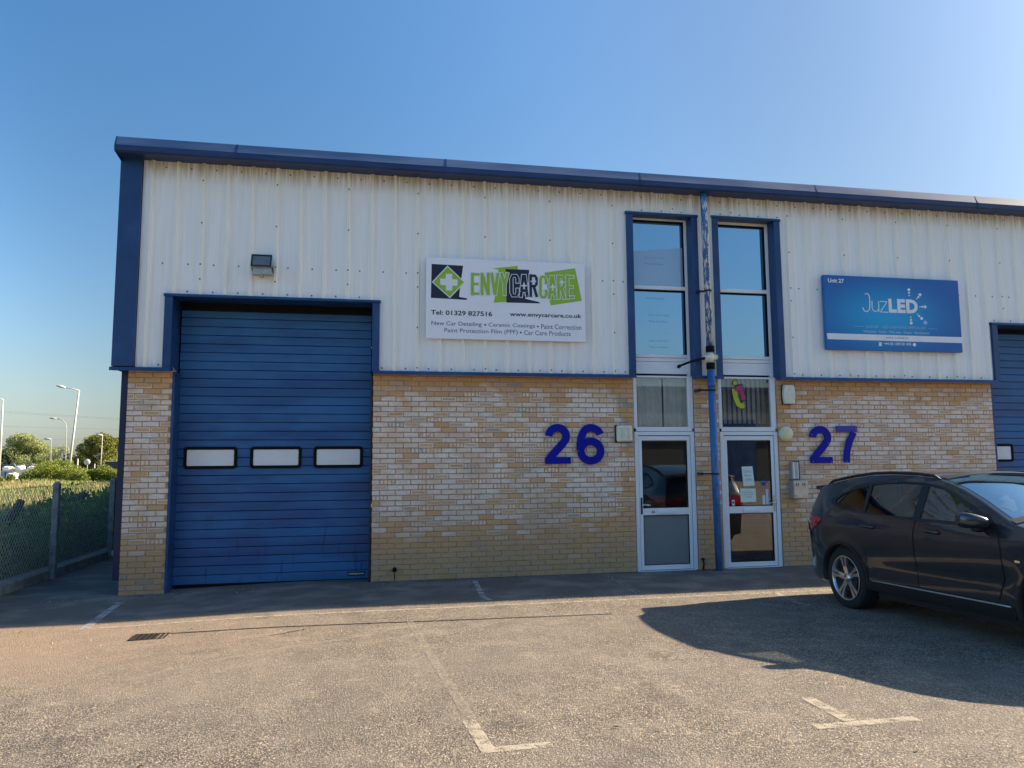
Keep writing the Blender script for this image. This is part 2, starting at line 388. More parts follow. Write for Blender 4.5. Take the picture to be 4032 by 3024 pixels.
def glass_mat(name, refl=.12, tint=(.9, .95, .95), trans=.85, rough=0.0, body=(.03, .04, .045), gtint=(.93, .97, 1), fk=1.0):
    """thin pane: part mirror, part see-through, part tinted body"""
    g = NT(name)
    tr = g.n('ShaderNodeBsdfTransparent'); g.put(tr.inputs[0], tint)
    df = g.n('ShaderNodeBsdfDiffuse'); g.put(df.inputs[0], body)
    m1 = g.n('ShaderNodeMixShader'); m1.inputs[0].default_value = trans
    g.t.links.new(df.outputs[0], m1.inputs[1]); g.t.links.new(tr.outputs[0], m1.inputs[2])
    gl = g.n('ShaderNodeBsdfGlossy'); g.put(gl.inputs[0], gtint); gl.inputs['Roughness'].default_value = rough
    fr = g.n('ShaderNodeFresnel'); fr.inputs[0].default_value = 1.5
    f = g.math('ADD', g.math('MULTIPLY', fr.outputs[0], fk), refl, clamp=True)
    m2 = g.n('ShaderNodeMixShader'); g.put(m2.inputs[0], f)
    g.t.links.new(m1.outputs[0], m2.inputs[1]); g.t.links.new(gl.outputs[0], m2.inputs[2])
    MAT[name] = g.end(m2.outputs[0])
glass_mat('clear_glass', .05, tint=(.97, .98, .98), trans=.97)
glass_mat('lamp_pane', 0, tint=(.8, .8, .8), trans=.95, gtint=(.3, .3, .3))
glass_mat('solar_glass', .52, trans=.15, body=(.015, .05, .08), gtint=(.62, .85, 1))
glass_mat('car_glass', .05, tint=(.55, .60, .60), trans=.92)
glass_mat('privacy_glass', .05, tint=(.16, .17, .18), trans=.9, body=(.01, .01, .01))
glass_mat('screen_glass', .06, tint=(.55, .62, .62), trans=.85, gtint=(.42, .68, .82), fk=.5)
def film_mat():
    g = NT('window_film'); tr = g.n('ShaderNodeBsdfTransparent'); df = g.bsdf((.62, .72, .82), .5)
    m = g.n('ShaderNodeMixShader'); m.inputs[0].default_value = .36
    g.t.links.new(tr.outputs[0], m.inputs[1]); g.t.links.new(df, m.inputs[2]); MAT['film'] = g.end(m.outputs[0])
    g = NT('film_lettering'); tr = g.n('ShaderNodeBsdfTransparent'); df = g.bsdf((.10, .18, .30), .5)
    m = g.n('ShaderNodeMixShader'); m.inputs[0].default_value = .55
    g.t.links.new(tr.outputs[0], m.inputs[1]); g.t.links.new(df, m.inputs[2]); m.inputs[0].default_value = .3; MAT['film_text'] = g.end(m.outputs[0])
film_mat()

def asphalt_mat():
    g = NT('worn_asphalt'); x, y, z = g.xyz(); p = g.pos()
    wx = g.n('ShaderNodeTexNoise'); g.put(wx.inputs['Vector'], p); wx.inputs['Scale'].default_value = 38; wx.inputs['Detail'].default_value = 3
    wv = g.n('ShaderNodeVectorMath', operation='MULTIPLY_ADD'); g.put(wv.inputs[0], wx.outputs['Color']); wv.inputs[1].default_value = (.035, .035, .0); g.put(wv.inputs[2], p)
    v1 = g.n('ShaderNodeTexVoronoi'); g.put(v1.inputs['Vector'], wv.outputs[0]); v1.inputs['Scale'].default_value = 82
    st = g.n('ShaderNodeSeparateColor'); g.put(st.inputs[0], v1.outputs['Color'])
    d = v1.outputs['Distance']; v2 = g.voro(p, 210)
    big = g.noise(p, .55, 4); mid = g.noise(p, 3.2, 4); fine = g.noise(p, 140, 3, .7)
    stone = g.mix(st.outputs[0], (.205, .172, .13), (.385, .325, .24))
    stone = g.mix(g.smooth(st.outputs[1], .86, .95), stone, (.55, .45, .33))
    gap = g.math('MULTIPLY', g.smooth(g.math('ADD', d, g.math('MULTIPLY', g.noise(p, 27, 4, .7), .6)), .62, .92), g.smooth(mid, .25, .6, .5, 1))
    c = g.mix(gap, stone, (.075, .060, .048))
    c = g.mix(g.smooth(big, .38, .66, 0, .35), c, (.22, .19, .155))
    tm = g.noise(g.scale(p, (1, .35, 1)), .9, 4); c = g.mix(g.smooth(tm, .50, .68, 0, .35), c, (.12, .105, .085))
    c = g.mix(g.smooth(g.noise(p, 6, 4, .7), .60, .72, 0, .5), c, (.44, .37, .27))
    # rusty silt near the drain and along the far left
    silt = g.math('MULTIPLY', g.smooth(g.math('ADD', x, g.math('MULTIPLY', mid, 2.0)), 5.2, 1.0), g.smooth(g.math('ADD', y, g.math('MULTIPLY', big, 2.5)), -4.6, -1.4))
    c = g.mix(g.math('MULTIPLY', silt, .5), c, (.36, .25, .16))
    # smoother grey apron by the building, its colour darkened to deepen the building's shadow, dusty at places
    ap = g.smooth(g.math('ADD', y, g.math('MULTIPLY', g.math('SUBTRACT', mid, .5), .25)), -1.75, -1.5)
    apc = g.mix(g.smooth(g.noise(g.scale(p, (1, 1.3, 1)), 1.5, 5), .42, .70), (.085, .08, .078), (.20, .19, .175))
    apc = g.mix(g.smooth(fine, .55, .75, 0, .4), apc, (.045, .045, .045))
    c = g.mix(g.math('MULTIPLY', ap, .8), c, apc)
    c = g.mix(g.smooth(g.noise(p, 1.8, 3), .62, .70, 0, .35), c, (.07, .06, .05))
    c = g.mix(g.smooth(g.voro(p, 2.3), .035, .015, 0, .8), c, (.02, .02, .02))      # small dark spots
    h = g.math('SUBTRACT', g.math('MULTIPLY', fine, .35), g.math('MULTIPLY', g.smooth(d, .1, .75), g.math('SUBTRACT', 1.0, g.math('MULTIPLY', ap, .75))))
    h = g.math('ADD', h, g.math('MULTIPLY', v2, .25)); h = g.math('ADD', g.math('MULTIPLY', h, .55), g.math('MULTIPLY', g.noise(p, 45, 6, .75), 1.3))
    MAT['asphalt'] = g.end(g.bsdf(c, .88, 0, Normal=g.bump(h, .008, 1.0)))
asphalt_mat()
def line_mat(name, thr, col=(.46, .42, .34), top=1.0):
    g = NT(name); p = g.pos(); n = g.noise(p, 9, 5, .7); f = g.noise(p, 120, 3, .7)
    s = g.math('ADD', g.math('MULTIPLY', n, .6), g.math('MULTIPLY', f, .4))
    tr = g.n('ShaderNodeBsdfTransparent'); df = g.bsdf(col, .8, 0, Normal=g.bump(f, .004))
    m = g.n('ShaderNodeMixShader'); g.put(m.inputs[0], g.smooth(s, thr, thr+.16, 0, top)); g.t.links.new(tr.outputs[0], m.inputs[1]); g.t.links.new(df, m.inputs[2])
    MAT[name] = g.end(m.outputs[0])
line_mat('line_worn', .40, (.56, .49, .37), .62); line_mat('line_faint', .40, (.44, .38, .29), .34); line_mat('line_white', .38, (.42, .42, .42), .75)
line_mat('tar', .32, (.018, .012, .008), 1.0)

def ground_mat():
    g = NT('rough_field'); p = g.pos(); n = g.noise(p, .35, 4); m = g.noise(p, 4, 4)
    c = g.mix(g.smooth(n, .35, .65), (.17, .17, .05), (.34, .24, .13)); c = g.mix(g.smooth(m, .4, .7, 0, .6), c, (.09, .11, .03))
    MAT['field'] = g.end(g.bsdf(c, .95, 0, Normal=g.bump(m, .1)))
ground_mat()
def leaf_mat(name, a, b, c3, sc=1.0, transl=.25):
    g = NT(name); p = g.pos(); n = g.noise(p, 1.3*sc, 3); w = g.white(g.scale(p, (31, 17, 23)))
    nf = g.noise(p, 11*sc, 3)
    c = g.mix(g.smooth(nf, .3, .7), a, b); c = g.mix(g.smooth(n, .45, .65, 0, .8), c, c3)
    d = g.bsdf(c, .6, 0); t = g.n('ShaderNodeBsdfTranslucent'); g.put(t.inputs[0], c)
    m = g.n('ShaderNodeMixShader'); m.inputs[0].default_value = transl; g.t.links.new(d, m.inputs[1]); g.t.links.new(t.outputs[0], m.inputs[2])
    MAT[name] = g.end(m.outputs[0])
leaf_mat('leaf_bramble', (.06, .13, .02), (.30, .42, .08), (.13, .23, .04), 2)
leaf_mat('leaf_bush', (.09, .14, .015), (.30, .34, .04), (.20, .22, .025), .6, .35)
leaf_mat('leaf_light', (.20, .26, .08), (.44, .47, .20), (.34, .38, .17), .3, .4)
leaf_mat('leaf_pale', (.22, .27, .14), (.36, .40, .22), (.3, .34, .2), .3)
leaf_mat('leaf_gold', (.05, .07, .012), (.26, .26, .025), (.16, .18, .02), .25)
leaf_mat('leaf_dark', (.015, .04, .018), (.04, .07, .03), (.03, .06, .02), .3)
leaf_mat('grass_blade', (.20, .27, .05), (.33, .33, .11), (.42, .31, .17), .25, .3)

# ------------------------------------------------------------------ ground
def gz(x, y=0): # the yard falls a little towards the fence and climbs away from the drain channel
    t = min(1, max(0, (2.6-x)/2.6)); return -.05*t*t*(3-2*t)+.035*min(max(-2.7-y, 0), 6.3)
def yard():
    mb = MB(); xs = [-40, -20, -8, -3, -1.5, -1, -.5]+[i*.25 for i in range(0, 14)]+[3.5, 5, 8, 12, 20, 45]; ys = [-60, -30, -15, -9, -7, -5, -4, -3.2, -2.7, -1, .5]
    for i in range(len(xs)-1):
        for j in range(len(ys)-1):
            a, b, c, d = xs[i], xs[i+1], ys[j], ys[j+1]
            mb.add([(a, c, gz(a, c)), (b, c, gz(b, c)), (b, d, gz(b, d)), (a, d, gz(a, d))], [(0, 1, 2, 3)], smooth=True)
    mb.add([(-1.6, .5, -.05), (0, .5, gz(0)), (0, 22, gz(0)), (-1.2, 22, -.05)], [(0, 1, 2, 3)])
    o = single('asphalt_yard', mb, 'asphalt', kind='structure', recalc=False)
yard()
g0 = MB(); g0.add([(-900, -300, -.11), (900, -300, -.11), (900, 1500, -.11), (-900, 1500, -.11)], [(0, 1, 2, 3)])
single('ground', g0, 'field', kind='structure', recalc=False)
def strip(mb, pts, w, dz=.004):
    pts = [Vector((p[0], p[1])) for p in pts]; vs = []
    for i, p in enumerate(pts):
        d = (pts[min(i+1, len(pts)-1)]-pts[max(0, i-1)]).normalized(); nrm = Vector((-d.y, d.x))*w/2
        for q in (p+nrm, p-nrm): vs.append((q.x, q.y, gz(q.x, q.y)+dz))
    mb.add(vs, [(2*i, 2*i+1, 2*i+3, 2*i+2) for i in range(len(pts)-1)])
def dense(a, b, n=12, j=.0): return [(a[0]+(b[0]-a[0])*i/n+random.uniform(-j, j), a[1]+(b[1]-a[1])*i/n+random.uniform(-j, j)) for i in range(n+1)]
m1 = MB(); strip(m1, dense((.30, -2.03), (.19, -.55), 6), .09, .006); single('parking_line', m1, 'line_white', kind='structure', recalc=False)
m1 = MB(); strip(m1, dense((4.71, -.25), (4.66, -1.2), 4)+[(4.64, -1.45), (4.70, -1.68)], .07); single('parking_line', m1, 'line_white', kind='structure', recalc=False)
m1 = MB(); strip(m1, dense((6.66, -.42), (6.59, -1.65), 4), .022); strip(m1, dense((6.72, -.60), (6.66, -1.63), 4), .012); single('parking_line', m1, 'line_white', kind='structure', recalc=False)
m1 = MB(); strip(m1, dense((8.30, -1.95), (8.19, -2.85), 4), .08); single('parking_line', m1, 'line_worn', kind='structure', recalc=False)
m1 = MB(); strip(m1, dense((.26, -2.03), (10.2, -1.98), 60, .006), .055); single('parking_line', m1, 'line_worn', kind='structure', recalc=False)
m1 = MB(); strip(m1, dense((3.68, -2.60), (3.885, -6.03), 14), .07); single('parking_line', m1, 'line_faint', kind='structure', recalc=False)
m1 = MB(); strip(m1, dense((3.87, -6.03), (3.91, -6.60), 4), .085); strip(m1, dense((3.95, -6.56), (4.27, -6.55), 4), .08, .004); single('parking_line', m1, 'line_worn', kind='structure', recalc=False)
m1 = MB(); strip(m1, dense((6.128, -6.08), (6.106, -6.57), 4), .085); strip(m1, dense((5.838, -6.62), (6.52, -6.62), 4), .08, .004); single('parking_line', m1, 'line_worn', kind='structure', recalc=False)
m1 = MB(); strip(m1, dense((1.28, -2.55), (5.9, -2.76), 40, .006), .03); strip(m1, dense((2.42, -2.95), (2.62, -2.78), 6, .01), .02); strip(m1, dense((2.30, -3.0), (2.44, -2.95), 4, .01), .016)
single('tar_joint', m1, 'tar', kind='structure', recalc=False)
m1 = MB(); strip(m1, [(1.417, -4.43), (2.03, -3.92), (2.71, -3.52), (3.3, -3.23)], .07); single('tyre_scuff', m1, 'line_faint', kind='structure', recalc=False)

# drain cover
t = Thing('drain_cover', 'rusty iron drain grating set in the asphalt near the shadow edge', 'drain cover', (1.08, -2.62, gz(1.08)))
mb = MB()
for a, b, c, d in ((.94, 1.27, -2.75, -2.73), (.94, 1.27, -2.51, -2.49), (.94, .96, -2.73, -2.51), (1.25, 1.27, -2.73, -2.51)): mb.box(a, b, c, d, gz(1.08)-.02, gz(1.08)+.007)
t.part('frame', mb, 'iron')
mb = MB(); mb.box(.962, 1.248, -2.728, -2.512, gz(1.08)-.02, gz(1.08)+.003); t.part('pit', mb, 'black_rubber')
for i in range(6): mb = MB(); x = .970+i*.047; mb.box(x, x+.026, -2.728, -2.512, gz(1.08)+.0035, gz(1.08)+.007); t.part('bar', mb, 'iron')

# ------------------------------------------------------------------ the terrace of industrial units
U26 = Thing('industrial_unit', 'left end unit with the big blue sectional door and the white signboard', 'building', (3.5, 0, 0), 'industrial units of the terrace')
U27 = Thing('industrial_unit', 'middle unit with the blue signboard, right of the blue downpipe', 'building', (11, 0, 0), 'industrial units of the terrace')
U28 = Thing('industrial_unit', 'right hand unit of which only the blue roller door edge shows', 'building', (16, 0, 0), 'industrial units of the terrace')

brick_cache = {}
def brick_mesh(w, y=.0):
    k = round(w, 3)
    if k not in brick_cache:
        mb = MB(); e = .0022; h = .0315; hw = w/2
        mb.add([(-hw+e, 0, -h+e), (hw-e, 0, -h+e), (hw-e, 0, h-e), (-hw+e, 0, h-e), (-hw, .003, -h), (hw, .003, -h), (hw, .003, h), (-hw, .003, h),
                (-hw, .05, -h), (hw, .05, -h), (hw, .05, h), (-hw, .05, h)],
               [(0, 1, 2, 3), (0, 4, 5, 1), (1, 5, 6, 2), (2, 6, 7, 3), (3, 7, 4, 0), (4, 8, 9, 5), (5, 9, 10, 6), (6, 10, 11, 7), (7, 11, 8, 4)])
        brick_cache[k] = mb.mesh('brick', 'brick')
    return brick_cache[k]
def brick_wall(th, x0, x1, z0, z1, single_x1, depth=.22, first=True):
    """mortar core with every brick in front; bricks left of single_x1 are parts, the rest one part"""
    mb = MB(); mb.box(x0+.004, x1-.004, .009, depth, z0-.12, z1); core = th.part('brickwork', mb, 'mortar')
    rest = MB(); r0 = int(round(z0/CH)); r1 = int(math.ceil(z1/CH-.01))
    for row in range(r0, r1):
        par = .5*((row+101) % 2)
        k = math.floor((x0-3.27)/BL+par)-1
        while True:
            a = 3.27+(k-par)*BL+.005; b = a+BL-.010; k += 1
            if a > x1: break
            a = max(a, x0); b = min(b, x1)
            if b-a < .035: continue
            zc = (row+.5)*CH; dy = random.uniform(-.0025, .0025); zt = .0315
            if zc+.0315 > z1: continue
            if b <= single_x1:
                th.inst('brick', brick_mesh(b-a), ((a+b)/2, dy, zc))
            else:
                hw = (b-a)/2; xc = (a+b)/2; e = .0022; h = .0315
                rest.add([(xc-hw+e, dy, zc-h+e), (xc+hw-e, dy, zc-h+e), (xc+hw-e, dy, zc+h-e), (xc-hw+e, dy, zc+h-e), (xc-hw, dy+.003, zc-h), (xc+hw, dy+.003, zc-h), (xc+hw, dy+.003, zc+h), (xc-hw, dy+.003, zc+h),
                          (xc-hw, .012, zc-h), (xc+hw, .012, zc-h), (xc+hw, .012, zc+h), (xc-hw, .012, zc+h)],
                         [(0, 1, 2, 3), (0, 4, 5, 1), (1, 5, 6, 2), (2, 6, 7, 3), (3, 7, 4, 0), (4, 8, 9, 5), (5, 9, 10, 6), (6, 10, 11, 7), (7, 11, 8, 4)])
    if rest.v: th.part('brick', rest, 'brick', kind='stuff')
brick_wall(U26, -.005, .560, -.075, 3.0, .6)
brick_wall(U26, 3.270, 7.210, 0, 3.0, 3.270+BL*4.6)
brick_wall(U26, 8.215, 8.625, 0, 3.0, -9)
brick_wall(U27, 9.640, 13.650, 0, 3.0, 9.64+BL*7.2)
brick_wall(U28, 16.6, 24, 0, 3.0, -9)

RIB0 = .892-1
def clad_panel(th, x0, x1, zb, zt, lift=0.0):
    """one sheet of trapezoidal cladding, zb is a list of (xa, xb, bottom)"""
    prof = []
    k = math.floor((x0-RIB0)*3)-1
    base, top = -.084-lift, -.121-lift
    while RIB0+k/3 < x1+.4:
        c = RIB0+k/3
        prof += [(c-.034, base), (c-.018, top), (c+.018, top), (c+.034, base)]
        for q in (.105, .167, .229): prof += [(c+q-.004, base), (c+q, base-.0025), (c+q+.004, base)]
        k += 1
    def yat(x):
        for (a, ya), (b, yb) in zip(prof, prof[1:]):
            if a <= x <= b: return ya+(yb-ya)*(x-a)/(b-a+1e-9)
        return base
    for xa, xb, z0 in zb:
        xa2, xb2 = max(xa, x0), min(xb, x1)
        if xb2-xa2 < .01: continue
        pts = [(xa2, yat(xa2))]+[(x, y) for x, y in prof if xa2+.001 < x < xb2-.001]+[(xb2, yat(xb2))]
        n = len(pts); mb = MB(); mb.add([(x, y, z0) for x, y in pts]+[(x, y, zt) for x, y in pts]+[(x, y+.004, z0) for x, y in pts], [(i, i+1, i+1+n, i+n) for i in range(n-1)]+[(i, i+2*n, i+1+2*n, i+1) for i in range(n-1)])
        th.part('cladding_panel', mb, 'cladding', recalc=False)
CZB = 2.965; CZT = 5.90
segs26 = [(.10, .455, CZB), (.455, 3.35, 4.0), (3.35, 7.125, CZB), (7.125, 8.30, 5.55), (8.30, 8.42, CZB)]
segs27 = [(8.42, 8.555, CZB), (8.555, 9.735, 5.56), (9.735, 13.635, CZB), (13.635, 14.3, 3.97)]
segs28 = [(14.3, 16.6, 3.97), (16.6, 24, CZB)]
for th, segs, a, b in ((U26, segs26, .10, 8.42), (U27, segs27, 8.42, 14.3), (U28, segs28, 14.3, 24)):
    k = math.floor(a-RIB0)
    while RIB0+k < b:
        clad_panel(th, max(a, RIB0+k), min(b, RIB0+k+1), segs, CZT, .0015*(k % 2)); k += 1
def screws(th, x0, x1, opening):
    mb = MB()
    def s(x, z, y):
        for xa, xb, zb in opening:
            if xa < x < xb and z < zb+.02: return
        mb.lathe([(y, .0), (y-.006, .008), (y-.004, .011), (y, .012)], (x, 0, z), 'y', 8)
    for k in range(0, 26):
        x = RIB0+k
        if x0 < x < x1:
            for z in (3.03, 3.62, 4.22, 4.43, 5.02, 5.63): s(x, z, -.122)
    for k in range(0, 75):
        x = RIB0+k/3+.167
        if x0 < x < x1:
            for z in (3.02, 4.43, 5.80): s(x, z, -.086)
            for xa, xb, zb in opening:
                if xa < x < xb and zb > 3.2: s(x, zb+.045, -.086)
    th.part('fixing_screws', mb, 'screw', kind='stuff')
screws(U26, .12, 8.38, segs26); screws(U27, 8.45, 14.25, segs27); screws(U28, 14.4, 20, segs28)

# trims -------------------------------------------------------------
def box_part(th, name, b, m, bev=.003, parent=None, label=None):
    mb = MB(); mb.box(*b, b=bev); return th.part(name, mb, m, parent, label)
def drip(th, x0, x1):
    mb = MB(); mb.ext_x([(-.155, 2.925), (-.150, 2.972), (-.085, 2.985), (-.003, 2.985), (-.003, 2.94), (-.13, 2.938)], x0, x1); th.part('drip_trim', mb, 'blue_trim')
drip(U26, -.20, .565); drip(U26, 3.262, 7.218); drip(U26, 8.20, 8.42); drip(U27, 8.422, 8.66); drip(U27, 9.63, 13.66); drip(U28, 16.55, 24)
box_part(U26, 'corner_trim', (-.185, .095, -.132, -.06, 2.987, 5.90), 'blue_trim')
box_part(U26, 'corner_trim', (-.185, -.172, -.058, 18, 2.987, 5.90), 'blue_side')
box_part(U26, 'side_cladding', (-.095, -.012, .02, 18, .14, 2.95), 'blue_side', .002)
box_part(U26, 'side_cladding', (-.17, -.10, -.05, 18, 2.95, 5.95), 'blue_side', .002)
def opening_trim(th, x0, x1, zt, depth, zb=2.973, w=.105, down=None):
    """flashing round an opening in the cladding: x0..x1 outer edges"""
    mb = MB(); mb.ext_x([(-.145, zt-.035), (-.142, zt), (-.08, zt+.008), (depth, zt+.008), (depth, zt-.03), (-.13, zt-.037)], x0-.012, x1+.012); th.part('head_trim', mb, 'blue_trim')
    box_part(th, 'jamb_trim', (x0, x0+w, -.134, depth, zb, zt-.04), 'blue_trim', .002)
    box_part(th, 'jamb_trim', (x1-w, x1, -.134, depth, zb, zt-.04), 'blue_trim', .002)
    if down is not None:
        box_part(th, 'jamb_trim', (down[0]-.04, down[0], .002, depth, -.04, zb-.05), 'blue_trim', .002)
        box_part(th, 'jamb_trim', (down[1], down[1]+.04, .002, depth, -.04, zb-.05), 'blue_trim', .002)
opening_trim(U26, .452, 3.352, 4.0, .32)
box_part(U26, 'jamb_trim', (.5625, .592, -.004, .32, -.05, 2.935), 'blue_trim', .002)
box_part(U26, 'jamb_trim', (3.235, 3.262, .004, .32, -.03, 2.935), 'black_metal', .002)
opening_trim(U26, 7.120, 8.302, 5.548, .07)
opening_trim(U27, 8.552, 9.738, 5.560, .07)
opening_trim(U28, 13.632, 16.62, 3.968, .32)
box_part(U27, 'jamb_trim', (13.652, 13.69, .004, .32, -.03, 2.935), 'blue_trim', .002)

# eaves gutter in lengths ------------------------------------------
def gutter(th, x0, x1):
    mb = MB(); mb.ext_x([(-.10, 5.885), (-.37, 5.865), (-.398, 5.885), (-.402, 5.962), (-.345, 6.085), (-.30, 6.085), (-.30, 6.02), (-.05, 6.02), (-.05, 5.885)], x0+.0015, x1-.0015); th.part('gutter_section', mb, 'blue_gutter')
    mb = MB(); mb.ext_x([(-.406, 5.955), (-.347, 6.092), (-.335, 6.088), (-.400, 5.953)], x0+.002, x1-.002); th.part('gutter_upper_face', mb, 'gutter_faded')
    mb = MB(); mb.ext_x([(-.373, 5.860), (-.402, 5.882), (-.409, 5.957), (-.347, 6.095), (-.344, 6.091), (-.403, 5.956), (-.397, 5.886), (-.371, 5.866)], x0-.012, x0+.012); th.part('gutter_joint', mb, 'blue_gutter')
gx = -.175; lens = [1.75, 2.95, 3.0, 3.0]
ths = [U26, U26, U26, U27, U27, U28, U28, U28, U28]; gl = [1.55, 2.9, 3.0, 3.0, 3.0, 3.0, 3.0, 3.0, 3.0]
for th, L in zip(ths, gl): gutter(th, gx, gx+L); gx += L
# gutter stop end and hip above the corner
mb = MB(); mb.add([(-.182, y, z) for y, z in [(-.13, 5.83), (-.37, 5.862), (-.402, 5.885), (-.406, 5.962), (-.348, 6.092), (-.05, 6.09), (-.05, 5.83)]]+[(-.178, y, z) for y, z in [(-.13, 5.83), (-.37, 5.862), (-.402, 5.885), (-.406, 5.962), (-.348, 6.092), (-.05, 6.09), (-.05, 5.83)]],
                  [tuple(range(7)), tuple(range(13, 6, -1))]+[(i, i+7, (i+1) % 7+7, (i+1) % 7) for i in range(7)]); U26.part('gutter_end', mb, 'blue_gutter')
box_part(U26, 'verge_trim', (-.20, -.165, -.09, 18, 5.86, 6.09), 'blue_trim', .004)
# roofs and shells
for th, a, b in ((U26, -.18, 8.42), (U27, 8.42, 14.3), (U28, 14.3, 24)):
    mb = MB(); mb.add([(a, -.05, 6.03), (b, -.05, 6.03), (b, 9, 6.7), (a, 9, 6.7), (b, 18, 6.03), (a, 18, 6.03)], [(0, 1, 2, 3), (3, 2, 4, 5)]); th.part('roof', mb, 'roof_sheet', recalc=False)
    box_part(th, 'back_wall', (a, b, 17.9, 18, 0, 6.0), 'dark_interior', .0)
    box_part(th, 'inner_wall', (a+.03, b-.0, .34 if th is not U27 else 4.5, .36 if th is not U27 else 4.52, 0, 6.0), 'dark_interior', .0) if False else None
box_part(U28, 'end_wall', (23.9, 24, .3, 17.9, 0, 6.0), 'dark_interior', 0)

# sectional doors --------------------------------------------------
def sectional(th, x0, x1, wins, n_win_row=12):
    root_mb = MB(); root_mb.box(x0, x1, .345, .37, -.03, 3.86); door = th.part('sectional_door', root_mb, 'black_metal', label='blue sectional door of narrow horizontal ribs')
    sm = MB(); L = x1-x0; h = .1215
    sm.ext_x([(.034, 0), (.006, .0015), (0, .006), (-.001, h/2), (0, h-.006), (.006, h-.0015), (.034, h)], 0, L); me = sm.mesh('slat', 'slat')
    for k in range(-1, 30):
        z = .130+k*.125; o = th.inst('slat', me, (x0, .31+(.0015 if (k+1) % 4 else -.0005), z), door)
    if wins:
        for a, b in wins:
            z0, z1 = 1.598, 1.908; r = .045; mb = MB()
            def rr(a, b, z0, z1, r, n=5):
                P = []
                for cx_, cz_, t0 in ((b-r, z1-r, 0), (a+r, z1-r, 90), (a+r, z0+r, 180), (b-r, z0+r, 270)):
                    for i in range(n+1): t = radians(t0+90*i/n); P.append((cx_+r*cos(t), cz_+r*sin(t)))
                return P
            o_ = rr(a, b, z0, z1, r); i_ = rr(a+.042, b-.042, z0+.042, z1-.042, .018); n = len(o_)
            vs = [(x, .292, z) for x, z in o_]+[(x, .296, z) for x, z in i_]+[(x, .314, z) for x, z in o_]+[(x, .318, z) for x, z in i_]
            fs = []
            for i in range(n):
                j = (i+1) % n; fs += [(i, j, n+j, n+i), (2*n+i, 2*n+j, j, i), (n+i, n+j, 3*n+j, 3*n+i)]
            mb.add(vs, fs); th.part('window_frame', mb, 'black_rubber', door)
            mb = MB(); mb.prism(rr(a+.040, b-.040, z0+.040, z1-.040, .018), .303, .309); th.part('pane', mb, 'frosted_pane', door)
    mb = MB(); mb.box(x0, x1, .305, .345, -.06, .004, b=.004); th.part('bottom_seal', mb, 'black_rubber', door)
    mb = MB(); mb.box(x0-.02, x1+.02, .285, .345, 3.855, 3.985); th.part('top_seal', mb, 'black_rubber', door)
    return door
d26 = sectional(U26, .575, 3.235, [(.671, 1.384), (1.561, 2.267), (2.437, 3.134)])
mb = MB(); mb.box(2.94, 3.185, .302, .309, .050, .108, b=.003); U26.part('maker_plate', mb, 'ink_black', d26)
mb = MB(); text_mb(mb, 'HÖRMANN', 2.955, 3.17, .066, .096, .3005, .02); U26.part('plate_lettering', mb, 'ink_white', d26, recalc=False)
sectional(U28, 13.70, 16.5, [(13.74, 14.30), (14.7, 15.4), (15.5, 16.2)])

